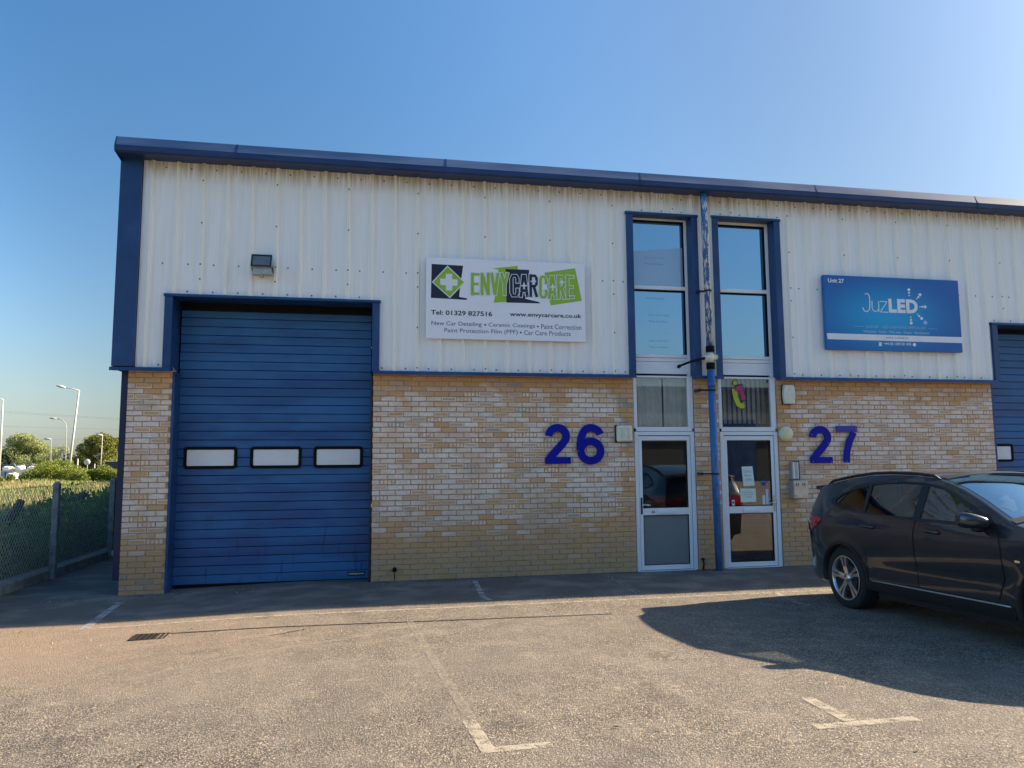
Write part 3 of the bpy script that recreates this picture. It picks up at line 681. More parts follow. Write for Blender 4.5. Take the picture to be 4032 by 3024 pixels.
# window and door frames -------------------------------------------
def frame(th, parent, name, x0, x1, z0, z1, w, y0, y1, m='upvc', wt=None):
    wt = wt or w; mb = MB()
    mb.box(x0, x0+w, y0, y1, z0, z1, b=.006); mb.box(x1-w, x1, y0, y1, z0, z1, b=.006)
    mb.box(x0+w-.002, x1-w+.002, y0+.002, y1, z1-wt, z1, b=.006); mb.box(x0+w-.002, x1-w+.002, y0+.002, y1, z0, z0+wt, b=.006)
    return th.part(name, mb, m, parent)
def glazing(th, gx0, gx1, fx0, fx1, film=False):
    mb = MB(); mb.box(fx0, fx0+.055, .06, .13, 2.99, 5.57, b=.006); win = th.part('window', mb, 'upvc')
    mb = MB(); mb.box(fx1-.055, fx1, .06, .13, 2.99, 5.57, b=.006); th.part('frame', mb, 'upvc', win)
    mb = MB(); mb.box(fx0+.056, fx1-.056, .062, .13, 5.49, 5.57, b=.006); th.part('frame', mb, 'upvc', win)
    mb = MB(); mb.box(fx0+.056, fx1-.056, .055, .13, 4.362, 4.425, b=.008); th.part('transom', mb, 'upvc', win)
    mb = MB(); mb.box(fx0+.056, fx1-.056, .058, .13, 3.275, 3.325, b=.006); th.part('transom', mb, 'upvc', win); mb = MB(); mb.box(fx0+.056, fx1-.056, .066, .13, 3.215, 3.270, b=.006); th.part('transom', mb, 'upvc', win)
    mb = MB(); mb.box(fx0+.056, fx1-.056, .074, .10, 3.02, 3.212, b=.004); th.part('spandrel_panel', mb, 'upvc', win)
    for z0, z1 in ((4.43, 5.485), (3.33, 4.357)):
        mb = MB(); mb.box(fx0+.057, fx1-.057, .092, .099, z0, z1); th.part('pane', mb, 'solar_glass', win)
        mb = MB(); mb.box(fx1-.075, fx1-.057, .070, .091, z0, z1); mb.box(fx0+.057, fx1-.076, .070, .091, z1-.022, z1); th.part('gasket', mb, 'black_rubber', win)
    if film:
        mb = MB(); mb.add([(fx0+.058, .0905, 4.43), (fx1-.077, .0905, 4.43), (fx1-.077, .0905, 5.07), (fx0+.058, .0905, 4.98)], [(0, 1, 2, 3)])
        th.part('film', mb, 'film', win, recalc=False)
        for zc, xx in ((4.86, 7.50), (4.30, 7.50), (3.93, 7.54), (3.52, 7.54)):
            if zc != 4.30: mb = MB(); text_mb(mb, 'Envy Car Care', xx, xx+.33, zc-.0, zc+.045, .0900, .01); th.part('film_lettering', mb, 'film_text', win, recalc=False)
            mb = MB(); text_mb(mb, 'Envy Brushes', xx, xx+.30, zc-.10, zc-.055, .0900, .01); th.part('film_lettering', mb, 'film_text', win, recalc=False)
    # transom light above the door
    mb = MB(); mb.box(fx0, fx0+.058, .03, .10, 2.16, 2.985, b=.006); tl = th.part('window', mb, 'upvc')
    mb = MB(); mb.box(fx1-.085, fx1, .03, .10, 2.16, 2.985, b=.006); th.part('frame', mb, 'upvc', tl)
    mb = MB(); mb.box(fx0+.059, fx1-.086, .032, .10, 2.16, 2.185, b=.004); mb.box(fx0+.03, fx1-.03, .024, .03, 2.118, 2.172, b=.002); mb.box(fx0+.059, fx1-.086, .032, .10, 2.955, 2.985, b=.006); th.part('frame', mb, 'upvc', tl)
    mb = MB(); mb.box(fx0+.06, fx1-.087, .065, .071, 2.187, 2.953); th.part('pane', mb, 'clear_glass', tl)
glazing(U26, 7.296, 8.127, 7.224, 8.210, True)
glazing(U27, 8.725, 9.52, 8.640, 9.632)

def door(th, fx0, fx1, hinge, low_mat, num=False):
    mb = MB(); mb.box(fx0, fx0+.06, .02, .10, -.02, 2.112, b=.006); mb.box(fx1-.06, fx1, .02, .10, -.02, 2.112, b=.006); mb.box(fx0+.059, fx1-.059, .022, .10, 2.055, 2.112, b=.006)
    d = th.part('entrance_door', mb, 'upvc', label='white framed entrance door with two glazed panels')
    a, b = fx0+.068, fx1-.068
    mb = MB(); mb.box(a, a+.055, .035, .09, .01, 2.045, b=.007); mb.box(b-.055, b, .035, .09, .01, 2.045, b=.007)
    mb.box(a+.054, b-.054, .037, .09, 1.975, 2.045, b=.007); mb.box(a+.054, b-.054, .037, .09, .835, .942, b=.007); mb.box(a+.054, b-.054, .037, .09, .012, .085, b=.007)
    th.part('leaf', mb, 'upvc', d)
    mb = MB(); mb.box(a+.056, b-.056, .060, .066, .944, 1.973); th.part('pane', mb, 'clear_glass', d)
    mb = MB(); mb.box(a+.056, b-.056, .060, .066, .087, .833); th.part('pane', mb, low_mat, d)
    mb = MB()
    for z0, z1 in ((.944, 1.973), (.087, .833)):
        mb.box(a+.0545, a+.062, .040, .059, z0, z1); mb.box(b-.062, b-.0545, .040, .059, z0, z1); mb.box(a+.063, b-.063, .040, .059, z1-.007, z1); mb.box(a+.063, b-.063, .040, .059, z0, z0+.007)
    th.part('gasket', mb, 'black_rubber', d)
    xm = (a+b)/2
    mb = MB(); mb.box(xm-.145, xm+.155, .026, .037, .852, .912, b=.004); mb.box(xm-.135, xm+.145, .022, .027, .862, .905, b=.004); th.part('letterbox', mb, 'upvc', d)
    hx = a+.028 if hinge == 'R' else b-.028; sg = 1 if hinge == 'R' else -1; hm = 'black_metal' if hinge == 'R' else 'steel'
    mb = MB(); mb.box(hx-.014, hx+.014, .026, .036, .855, 1.105, b=.004); pl = th.part('handle_plate', mb, hm, d)
    mb = MB(); mb.tube([(hx, .03, .995), (hx, -.02, .995)], .009, 10); mb.tube([(hx, -.018, .995), (hx+sg*.03, -.028, .997), (hx+sg*.125, -.026, .99)], [.010, .009, .008], 10); th.part('handle', mb, 'chrome', d)
    mb = MB(); mb.box(fx0+.06, fx1-.06, -.0, .10, -.025, .008, b=.004); th.part('threshold', mb, 'upvc', d)
    mb = MB(); mb.box(fx0+.062, fx1-.062, .030, .06, .0085, .0115); th.part('weather_strip', mb, 'black_rubber', d)
    if num:
        mb = MB(); text_mb(mb, '26', 7.475, 7.535, .868, .905, .0355, .02); th.part('lettering', mb, 'ink_black', d, recalc=False)
    return d
door(U26, 7.224, 8.210, 'R', 'grey_panel', True)
door(U27, 8.640, 9.632, 'L', 'clear_glass')
# hallways behind the doors
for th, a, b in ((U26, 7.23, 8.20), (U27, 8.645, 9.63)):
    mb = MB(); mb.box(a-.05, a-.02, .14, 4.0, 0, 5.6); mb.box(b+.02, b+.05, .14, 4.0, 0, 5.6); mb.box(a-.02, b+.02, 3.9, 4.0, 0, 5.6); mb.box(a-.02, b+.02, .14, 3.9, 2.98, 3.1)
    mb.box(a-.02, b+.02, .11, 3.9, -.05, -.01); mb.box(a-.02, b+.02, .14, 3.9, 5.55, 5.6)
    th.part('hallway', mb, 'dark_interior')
mb = MB(); pts = []
for i in range(61):
    x = 7.27+i*.0148; pts.append((x, .17+.018*sin(i*.9)+.012*sin(i*.37+1)))
for i in range(60):
    if 32 <= i <= 33: continue
    (a, ya), (b, yb) = pts[i], pts[i+1]; mb.add([(a, ya, 2.17), (b, yb, 2.17), (b, yb, 2.96), (a, ya, 2.96)], [(0, 1, 2, 3)], smooth=True)
U26.part('curtain', mb, 'curtain', recalc=False)
for i in range(10):
    x = 8.74+i*.085; mb = MB(); mb.add([(x, .24, 2.25), (x+.075, .28, 2.25), (x+.075, .28, 2.97), (x, .24, 2.97)], [(0, 1, 2, 3)]); U27.part('blind_slat', mb, 'blind', recalc=False)

# downpipe ---------------------------------------------------------
DP = Thing('downpipe', 'tall blue rainwater pipe with flaking white patches between the two narrow windows', 'pipe', (8.45, -.22, 0))
def px_at(z): return 8.418+(3.2-z)*.018
mb = MB(); mb.tube([(8.372, -.24, 5.92), (8.375, -.24, 5.7), (8.41, -.21, 3.42)], .055, 20); DP.part('upper_pipe', mb, 'pipe')
mb = MB(); mb.tube([(8.41, -.21, 3.10), (8.47, -.15, .0-.03)], .058, 20); DP.part('lower_pipe', mb, 'pipe')
for z0, z1 in ((3.335, 3.43), (3.07, 3.17)):
    mb = MB(); mb.tube([(8.41, -.21, z0), (8.41, -.21, z1)], .066, 20); DP.part('coupling', mb, 'black_rubber')
mb = MB(); mb.tube([(8.41, -.21, 3.17), (8.41, -.21, 3.335)], .050, 20); mb.tube([(8.30, -.235, 3.235), (8.52, -.19, 3.265)], [.045, .050], 16); DP.part('tee', mb, 'cream_plastic')
mb = MB(); mb.tube([(8.52, -.19, 3.265), (8.535, -.187, 3.267)], [.056, .056], 16); DP.part('end_cap', mb, 'teal_plastic')
mb = MB(); mb.tube([(8.31, -.233, 3.236), (8.10, -.26, 3.19), (7.86, -.27, 3.10)], [.022, .018, .018], 10); mb.tube([(7.88, -.27, 3.11), (7.84, -.275, 3.085)], [.026, .026], 10); DP.part('branch_pipe', mb, 'black_rubber')
mb = MB(); mb.tube([(8.4125, -.207, 2.80), (8.4145, -.205, 2.86)], .063, 20); DP.part('collar', mb, 'pipe')
for z, xl, y, cx_ in ((4.30, 8.27, -.22, 8.397), (2.745, 8.23, -.205, 8.417), (1.46, 8.235, -.178, 8.442)):
    mb = MB(); mb.tube([(cx_, y, z-.014), (cx_, y, z+.014)], .064, 20); mb.box(xl, cx_-.03, y+.02, y+.035, z-.014, z+.014, b=.003); mb.box(xl-.02, xl+.03, y+.03, -.004 if z < 3 else -.09, z-.02, z+.02, b=.003); DP.part('clip', mb, 'black_metal')

# ------------------------------------------------------------------ sign of unit 26
SG = Thing('signboard', 'white signboard with green and black lettering and a plus in a diamond', 'sign', (5.216, -.12, 3.458))
mb = MB(); mb.box(4.012, 6.420, -.165, -.150, 3.458, 4.662, b=.002); SG.part('board', mb, 'board_white')
mb = MB()
for z in (3.62, 4.50): mb.box(4.03, 6.40, -.149, -.120, z-.02, z+.02)
SG.part('rail', mb, 'steel_grey')
def s1(x, y):
    u = (x-82)/1972.0; yt = 40+85*u; yb = 1052+48*u; v = (y-yt)/(yb-yt); return (4.012+u*2.408, 4.662-v*1.204)
def poly(mb, pts, y, f, mi=0):
    P = [f(*p) for p in pts]; mb.add([(a, y, b) for a, b in P], [tuple(range(len(P)))], mi)
def bx(mb, t, x0, x1, yt, yb, y, off=0., f=s1, **k):
    xm = (x0+x1)/2; a = f(x0, (yt+yb)/2)[0]; b = f(x1, (yt+yb)/2)[0]; zt = f(xm, yt)[1]; zb = f(xm, yb)[1]; text_mb(mb, t, a, b, zb, zt, y, off, **k)
F0 = -.1655
mb = MB(); poly(mb, [(140, 553), (478, 572), (572, 578), (573, 557), (478, 540), (490, 420), (527, 150), (147, 127)], F0-.001, s1); SG.part('black_shape', mb, 'ink_navy', recalc=False); mb = MB()
poly(mb, [(1058, 610), (1472, 620), (1472, 605), (1290, 562), (1335, 330), (1344, 200), (1048, 190)], F0-.0018, s1); SG.part('black_shape', mb, 'ink_navy', recalc=False)
mb = MB(); poly(mb, [(900, 612), (1062, 604), (1068, 400), (1205, 240), (1197, 150), (885, 182), (960, 200), (945, 420)], F0-.001, s1); SG.part('green_shape', mb, 'ink_green', recalc=False); mb = MB()
poly(mb, [(1612, 645), (2010, 588), (1930, 178), (1537, 235)], F0-.001, s1); SG.part('green_shape', mb, 'ink_green', recalc=False)
mb = MB(); poly(mb, [(368, 558), (550, 356), (337, 147), (150, 356)], F0-.0026, s1); SG.part('diamond_border', mb, 'ink_white', recalc=False)
mb = MB(); poly(mb, [(367, 540), (533, 356), (339, 165), (167, 356)], F0-.0034, s1); SG.part('diamond', mb, 'ink_green', recalc=False)
mb = MB(); poly(mb, [(318, 460), (395, 462), (397, 402), (458, 403), (462, 325), (397, 318), (394, 252), (316, 250), (314, 314), (250, 310), (250, 388), (318, 396)], F0-.0042, s1); SG.part('plus', mb, 'ink_white', recalc=False)
GLY = {'E': [[(.16, 1), (.16, 0)], [(.16, .93), (.98, .93)], [(.16, .5), (.85, .5)], [(.16, .07), (.98, .07)]], 'N': [[(.15, 0), (.15, 1)], [(.15, .97), (.85, .03)], [(.85, 0), (.85, 1)]],
       'V': [[(.14, 1), (.5, .02)], [(.5, .02), (.86, 1)]], 'Y': [[(.14, 1), (.5, .45)], [(.86, 1), (.5, .45)], [(.5, .5), (.5, 0)]],
       'C': [[(.86, .62), (.86, .82), (.72, .93), (.3, .93), (.16, .8), (.16, .2), (.3, .07), (.72, .07), (.86, .2), (.86, .38)]], 'A': [[(.12, 0), (.42, .98)], [(.58, .98), (.88, 0)], [(.42, .92), (.6, .92)], [(.25, .28), (.75, .28)], [(.4, .55), (.6, .55)]],
       'R': [[(.16, 0), (.16, 1)], [(.16, .93), (.68, .93), (.84, .83), (.84, .58), (.68, .48), (.16, .48)], [(.5, .48), (.88, 0)]]}
def glyphs(mb, word, x0, x1, yt, yb, y, w, ext):
    n = len(word); cw = (x1-x0)/n; q_ = 0
    for i, ch in enumerate(word):
        for st_ in GLY[ch]:
            P_ = [(x0+cw*(i+.5+(a-.5)*.90), yb+(yt-yb)*b) for a, b in st_]
            if ch in 'ENR' and len(P_) == 2 and abs(P_[0][1]-P_[1][1]) < 1: ww = w*.80
            else: ww = w
            P_ = [Vector(q) for q in P_]; d0 = (P_[0]-P_[1]).normalized(); d1 = (P_[-1]-P_[-2]).normalized(); P_[0] = P_[0]+d0*ext; P_[-1] = P_[-1]+d1*ext
            L_, R_ = ribbon(P_, ww+2*ext)
            for k in range(len(L_)-1): poly(mb, [L_[k], L_[k+1], R_[k+1], R_[k]], y-.00006*(q_ % 2+2*k % 14)-.0001*q_, s1)
            q_ += 1
def ribbon(pts, w):
    L, R = [], []
    for i, p in enumerate(pts):
        a = Vector(pts[max(i-1, 0)]); b = Vector(pts[min(i+1, len(pts)-1)]); d = (b-a).normalized(); n = Vector((-d.y, d.x))*w/2
        L.append((p[0]+n.x, p[1]+n.y)); R.append((p[0]-n.x, p[1]-n.y))
    return L, R
for t, a, b, c, d, m_ in (('ENVY', 616, 1094, 238, 520, 'ink_green'), ('CAR', 1096, 1458, 256, 542, 'ink_navy'), ('CARE', 1462, 1920, 268, 564, 'ink_green')):
    mb = MB(); glyphs(mb, t, a, b, c, d, F0-.0035, 34, 9); SG.part('lettering_border', mb, 'ink_white', recalc=False)
    mb = MB(); glyphs(mb, t, a, b, c, d, F0-.0062, 34, 0); SG.part('lettering', mb, m_, recalc=False)
mb = MB()
for cx_, cy_, r in ((1277, 400, 34), (1395, 345, 34), (1640, 415, 34), (1757, 357, 34)):
    q = r*.28; poly(mb, [(cx_-q, cy_+r), (cx_+q, cy_+r), (cx_+q, cy_+q), (cx_+r, cy_+q), (cx_+r, cy_-q), (cx_+q, cy_-q), (cx_+q, cy_-r), (cx_-q, cy_-r), (cx_-q, cy_-q), (cx_-r, cy_-q), (cx_-r, cy_+q), (cx_-q, cy_+q)], F0-.0092, s1)
for i in range(70):   # worn flecks in the feet of the letters
    x = random.choice([random.uniform(630, 830), random.uniform(1120, 1340), random.uniform(1480, 1560), random.uniform(1620, 1700), random.uniform(1850, 1900)]); y = random.uniform(440, 545)
    r = random.uniform(2, 6); poly(mb, [(x-r, y+r), (x+r, y+r*.5), (x+r*.6, y-r), (x-r, y-r*.5)], F0-.0092, s1)
SG.part('plus_marks', mb, 'ink_white', recalc=False)
mb = MB(); bx(mb, 'Tel: 01329 827516', 140, 880, 712, 772, F0-.001, .020); SG.part('lettering', mb, 'ink_black', recalc=False); mb = MB(); bx(mb, 'www.envycarcare.co.uk', 1098, 2003, 740, 808, F0-.001, .020); SG.part('lettering', mb, 'ink_black', recalc=False)
mb = MB()
def dia(mb, x, y, r=14): poly(mb, [(x, y+r), (x+r, y), (x, y-r), (x-r, y)], F0-.001, s1)
bx(mb, 'New Car Detailing', 147, 752, 846, 912, F0-.001, .006); bx(mb, 'Ceramic Coatings', 835, 1410, 868, 930, F0-.001, .006); bx(mb, 'Paint Correction', 1488, 2000, 884, 944, F0-.001, .006)
SG.part('lettering', mb, 'ink_grey', recalc=False); mb = MB()
bx(mb, 'Paint Protection Film (PPF)', 302, 1195, 938, 1006, F0-.001, .004); bx(mb, 'Car Care Products', 1272, 1860, 962, 1020, F0-.001, .004)
SG.part('lettering', mb, 'ink_grey', recalc=False)
mb = MB(); dia(mb, 795, 888); dia(mb, 1447, 908); dia(mb, 1232, 983); SG.part('bullet_marks', mb, 'ink_navy', recalc=False)

# ------------------------------------------------------------------ sign of unit 27
g = NT('printed_blue_gradient'); x_, y_, z_ = g.xyz()
dx = g.math('DIVIDE', g.math('SUBTRACT', x_, 11.55), 1.25); dz = g.math('DIVIDE', g.math('SUBTRACT', z_, 4.0), .62)
dd = g.math('SQRT', g.math('ADD', g.math('MULTIPLY', dx, dx), g.math('MULTIPLY', dz, dz)))
MAT['board_blue'] = g.end(g.bsdf(g.mix(g.smooth(dd, 0.0, 1.25), (.004, .36, .68), (.003, .115, .40)), .45))
SB = Thing('signboard', 'blue signboard with white lettering and a ring of dots', 'sign', (11.71, -.12, 3.43))
mb = MB(); mb.box(10.448, 12.968, -.190, -.120, 3.428, 4.655, b=.004); SB.part('board', mb, 'board_blue')
def s2(x, y):
    u = (x-150)/1880.0; yt = 145+68*u; yb = 1180+30*u; v = (y-yt)/(yb-yt); u = (x-(150+v*50))/(1842+v*26); return (10.448+u*2.52, 4.655-v*1.227)
Y2 = -.1915
mb = MB(); poly(mb, [(205, 1040), (2066, 1082), (2058, 1000), (192, 958)], Y2, s2); SB.part('white_band', mb, 'ink_white', recalc=False)
mb = MB(); bx(mb, 'Unit 27', 208, 420, 198, 256, Y2, .03, s2); SB.part('lettering', mb, 'ink_white', recalc=False); mb = MB(); bx(mb, 'LED', 1025, 1428, 478, 672, Y2, .05, s2, spacing=1.10)
def disc(mb, cx_, cy_, r, f, y, n=14): poly(mb, [(cx_+r*cos(-2*pi*i/n), cy_-r*sin(-2*pi*i/n)) for i in range(n)], y, f)
SB.part('lettering', mb, 'ink_white', recalc=False)
for cx_, cy_, r in ((1303, 345, 21), (1306, 388, 15), (1308, 427, 10), (1458, 415, 21), (1434, 448, 15), (1412, 472, 10), (1530, 583, 21), (1492, 582, 14), (1460, 582, 9), (1425, 688, 10), (1450, 712, 15), (1482, 744, 21), (1332, 727, 10), (1334, 765, 15), (1337, 808, 21)): mb = MB(); disc(mb, cx_, cy_, r, s2, Y2); SB.part('dot', mb, 'ink_white', recalc=False)
mb = MB()
disc(mb, 1383, 1108, 24, s2, Y2); SB.part('symbol', mb, 'ink_white', recalc=False); mb = MB()
poly(mb, [(890, 1130), (935, 1131), (930, 1095), (940, 1080), (888, 1078), (897, 1095)], Y2, s2); SB.part('symbol', mb, 'ink_white', recalc=False); mb = MB()
bx(mb, '+44 (0) 1329 231 023', 965, 1335, 1082, 1126, Y2, .02, s2)
SB.part('lettering', mb, 'ink_white', recalc=False)
mb = MB()
def strokes(mb, pts, w, f, y):
    for (a, b), (c, d) in zip(pts, pts[1:]):
        L = math.hypot(c-a, d-b) or 1; nx, ny = -(d-b)/L*w/2, (c-a)/L*w/2
        poly(mb, [(a-nx, b-ny), (a+nx, b+ny), (c+nx, d+ny), (c-nx, d-ny)], y, f)
strokes(mb, [(700, 412), (730, 402), (758, 425), (766, 480), (770, 580), (762, 630), (735, 655), (700, 650), (672, 600)], 13, s2, Y2)
strokes(mb, [(798, 505), (800, 600), (815, 640), (850, 655), (885, 635), (890, 600)], 11, s2, Y2-.0003); strokes(mb, [(888, 508), (893, 660)], 11, s2, Y2-.0006)
strokes(mb, [(905, 512), (1005, 515), (912, 658), (1020, 662)], 11, s2, Y2)
SB.part('thin_lettering', mb, 'ink_white', recalc=False)
mb = MB(); bx(mb, 'JUZLED - LED LIGHTING SPECIALIST', 718, 1548, 852, 898, Y2, .0, s2); SB.part('small_lettering', mb, 'ink_pale', recalc=False); mb = MB(); bx(mb, 'Wholesale - Retail - Web sites - Design - Manufacture', 682, 1590, 920, 966, Y2, .02, s2); SB.part('small_lettering', mb, 'ink_pale', recalc=False)
mb = MB(); strokes(mb, [(560, 858), (690, 862)], 4, s2, Y2); SB.part('rule', mb, 'ink_pale', recalc=False); mb = MB(); strokes(mb, [(1575, 885), (1700, 890)], 4, s2, Y2); SB.part('rule', mb, 'ink_pale', recalc=False)
mb = MB(); disc(mb, 1535, 803, 28, s2, Y2); SB.part('dot', mb, 'ink_pale', recalc=False)
mb = MB(); bx(mb, 'www.juzled.co', 985, 1300, 1000, 1036, Y2-.001, .01, s2); SB.part('dark_lettering', mb, 'ink_pencil', recalc=False)

# ------------------------------------------------------------------ house numbers
def ribbon(pts, w):
    """closed outline of a thick stroke through pts with butt ends"""
    L, R = [], []
    for i, p in enumerate(pts):
        a = Vector(pts[max(i-1, 0)]); b = Vector(pts[min(i+1, len(pts)-1)]); d = (b-a).normalized(); n = Vector((-d.y, d.x))*w/2
        L.append((p[0]+n.x, p[1]+n.y)); R.append((p[0]-n.x, p[1]-n.y))
    return L, R
def thick(mb, pts, w, y0, y1, mi=0):
    L, R = ribbon(pts, w); n = len(L)
    vs = [(x, y0, z) for x, z in L]+[(x, y0, z) for x, z in R]+[(x, y1, z) for x, z in L]+[(x, y1, z) for x, z in R]
    fs = []
    for i in range(n-1): fs += [(i, i+1, n+i+1, n+i), (2*n+i, 3*n+i, 3*n+i+1, 2*n+i+1), (i, 2*n+i, 2*n+i+1, i+1), (n+i, n+i+1, 3*n+i+1, 3*n+i)]
    fs += [(0, n, 3*n, 2*n), (n-1, 3*n-1, 4*n-1, 2*n-1)]
    mb.add(vs, fs, mi)
def arc(cx_, cz_, rx, rz, t0, t1, n=18): return [(cx_+rx*cos(radians(t0+(t1-t0)*i/n)), cz_+rz*sin(radians(t0+(t1-t0)*i/n))) for i in range(n+1)]
def digit2(ox, oz):
    mb = MB(); sw = .116
    p = arc(.196, .410, .134, .128, 178, -25, 16)+[(.285, .315), (.215, .235), (.135, .155), (.075, .085), (.052, .045)]
    thick(mb, [(ox+a, oz+b) for a, b in p], sw, -.042, -.022)
    mb.box(ox+.002, ox+.395, -.0425, -.0225, oz, oz+.098); return mb
def digit6(ox, oz):
    mb = MB(); sw = .114
    thick(mb, [(ox+a, oz+b) for a, b in arc(.218, .196, .156, .146, 180, 540, 32)], sw, -.042, -.022)
    p = arc(.222, .42, .148, .126, 12, 100, 9)+[(.150, .530), (.105, .480), (.070, .400), (.054, .300), (.056, .215)]
    thick(mb, [(ox+a, oz+b) for a, b in p], sw, -.0425, -.0225); return mb
def digit7(ox, oz):
    a = MB(); a.box(ox, ox+.372, -.042, -.022, oz+.492, oz+.592)
    b = MB(); thick(b, [(ox+x, oz+z) for x, z in ((.318, .49), (.29, .445), (.225, .33), (.185, .20), (.168, .10), (.162, 0))], .104, -.0422, -.0222); return a, b
def rivets(th, pts):
    mb = MB()
    for x, z in pts: mb.lathe([(-.043, 0), (-.047, .004), (-.043, .007)], (x, 0, z), 'y', 8)
    th.part('screws', mb, 'steel')
N26 = Thing('house_number', 'large blue figures 26 on the brick wall beside the left door', 'number', (6.26, -.03, 1.62))
N26.part('digit', digit2(5.797, 1.630), 'number_blue'); N26.part('digit', digit6(6.29, 1.622), 'number_blue')
N27 = Thing('house_number', 'large blue figures 27 on the brick wall right of the keypad boxes', 'number', (10.58, -.03, 1.6))
N27.part('digit', digit2(10.155, 1.606), 'number_blue'); a, b = digit7(10.642, 1.610); d7 = N27.part('digit', b, 'number_blue'); N27.part('top_bar', a, 'number_blue_faded', d7)
rivets(N27, [(10.20, 2.06), (10.20, 1.63), (10.53, 1.63), (10.49, 1.93), (10.80, 1.63), (10.99, 2.16)])

# ------------------------------------------------------------------ wall fittings
FL = Thing('floodlight', 'square grey floodlight fixed to the cladding above the blue door', 'lamp', (1.73, -.12, 4.4))
mb = MB()
P8 = [(1.575, -.30, 4.535), (1.845, -.30, 4.525), (1.840, -.355, 4.385), (1.590, -.355, 4.392)]
# tilted head: front frame faces out and down
def quadbox(mb, P, n, d, b=0):
    n = Vector(n); Q = [tuple(Vector(p)+n*d) for p in P]; mb.add([*P, *Q], [(0, 1, 2, 3), (7, 6, 5, 4), (0, 4, 5, 1), (1, 5, 6, 2), (2, 6, 7, 3), (3, 7, 4, 0)])
c0 = Vector((1.722, -.26, 4.478)); ex = Vector((1, 0, 0)); ez = Vector((0, .42, .91)).normalized(); en = ez.cross(ex)*-1
def P(a, b, c): return tuple(c0+ex*a+ez*b+en*c)
fn = Vector((0, -.91, .42))
def P(a, b, c): return tuple(c0+ex*a+Vector((0, .35, .937))*b+Vector((0, -.937, .35))*c)
mb = MB(); quadbox(mb, [P(-.135, .095, .0), P(.135, .095, .0), P(.135, -.095, .0), P(-.135, -.095, .0)], (0, .937, -.35), .07); FL.part('housing', mb, 'steel_grey')
mb = MB()
for a, b, c, d in ((-.137, .137, .080, .097), (-.137, .137, -.097, -.080), (-.137, -.118, -.08, .08), (.118, .137, -.08, .08)): quadbox(mb, [P(a, d, .012), P(b, d, .012), P(b, c, .012), P(a, c, .012)], (0, .937, -.35), .012)
FL.part('bezel', mb, 'black_metal')
mb = MB(); I = [(-.07, .03), (.07, .03), (.07, -.02), (-.07, -.02)]; O = [(-.118, .08), (.118, .08), (.118, -.08), (-.118, -.08)]
mb.add([P(a, b, .003) for a, b in O]+[P(a, b, -.04) for a, b in I], [(0, 1, 5, 4), (1, 2, 6, 5), (2, 3, 7, 6), (3, 0, 4, 7), (4, 5, 6, 7)]); FL.part('reflector', mb, 'driver_grey', recalc=False)
mb = MB(); mb.add([P(a, b, .006) for a, b in O], [(0, 1, 2, 3)]); FL.part('pane', mb, 'lamp_pane', recalc=False)
mb = MB()
for sx in (-.035, .035): mb.add([P(sx-.012, .012, -.036), P(sx+.012, .012, -.036), P(sx+.012, -.008, -.036), P(sx-.012, -.008, -.036)], [(0, 1, 2, 3)])
FL.part('light_chip', mb, 'yellow_plastic', recalc=False)
mb = MB(); mb.box(1.60, 1.865, -.25, -.125, 4.29, 4.385, b=.006); FL.part('driver_box', mb, 'steel_grey')
mb = MB(); mb.box(1.862, 1.868, -.26, -.12, 4.33, 4.40); mb.box(1.594, 1.599, -.26, -.12, 4.33, 4.40); FL.part('bracket', mb, 'black_metal')
mb = MB(); mb.tube([(1.745, -.2, 4.295), (1.75, -.2, 4.27), (1.735, -.2, 4.255), (1.71, -.2, 4.258), (1.705, -.2, 4.272)], .004, 6); FL.part('cable', mb, 'black_rubber')

L26 = Thing('bulkhead_lamp', 'square cream bulkhead lamp on the brick beside the left door', 'lamp', (7.03, -.02, 1.95))
mb = MB(); mb.box(6.898, 7.165, -.030, 0, 1.944, 2.212, b=.012); L26.part('base', mb, 'black_metal')
mb = MB(); mb.box(6.910, 7.160, -.095, -.031, 1.955, 2.205, b=.026); L26.part('cover', mb, 'cream_plastic')
mb = MB()
for cx_ in (6.985, 7.085): mb.tube([(cx_, -.098, 2.01), (cx_-.012 if cx_ < 7.03 else cx_+.012, -.098, 2.08), (cx_, -.098, 2.155), (cx_+(.02 if cx_ < 7.03 else -.02), -.098, 2.16)], .008, 6)
mb.box(7.012, 7.058, -.106, -.094, 2.05, 2.105, b=.004); L26.part('lens_ridge', mb, 'cream_plastic')
AL = Thing('alarm_box', 'tall cream alarm box high on the brick beside the right door', 'alarm box', (9.82, -.02, 2.55))
def barrel(x0, x1, z0, z1, bul, n=10):
    P_ = [(x0+.012, z0)]+[(x1-.012, z0)]+[(x1-.012+bul*sin(pi*i/n), z0+(z1-z0)*i/n) for i in range(1, n)]+[(x1-.012, z1), (x0+.012, z1)]+[(x0+.012-bul*sin(pi*i/n), z1-(z1-z0)*i/n) for i in range(1, n)]; return P_
mb = MB(); mb.prism(barrel(9.712, 9.905, 2.542, 2.862, .016), -.028, 0); AL.part('backplate', mb, 'black_metal')
mb = MB(); pr = barrel(9.720, 9.912, 2.552, 2.858, .018); mb.prism(pr, -.075, -.0285); 
cxm = 9.816; czm = 2.705; ins = [(cxm+(x-cxm)*.9, czm+(z-czm)*.93) for x, z in pr]; n = len(pr)
mb.add([(x, -.0752, z) for x, z in pr]+[(x, -.088, z) for x, z in ins], [(i, (i+1) % n, n+(i+1) % n, n+i) for i in range(n)]+[tuple(range(n, 2*n))]); AL.part('cover', mb, 'cream_plastic')
RL = Thing('round_lamp', 'round yellowed wall lamp on the brick beside the right door', 'lamp', (9.76, -.02, 2.0))
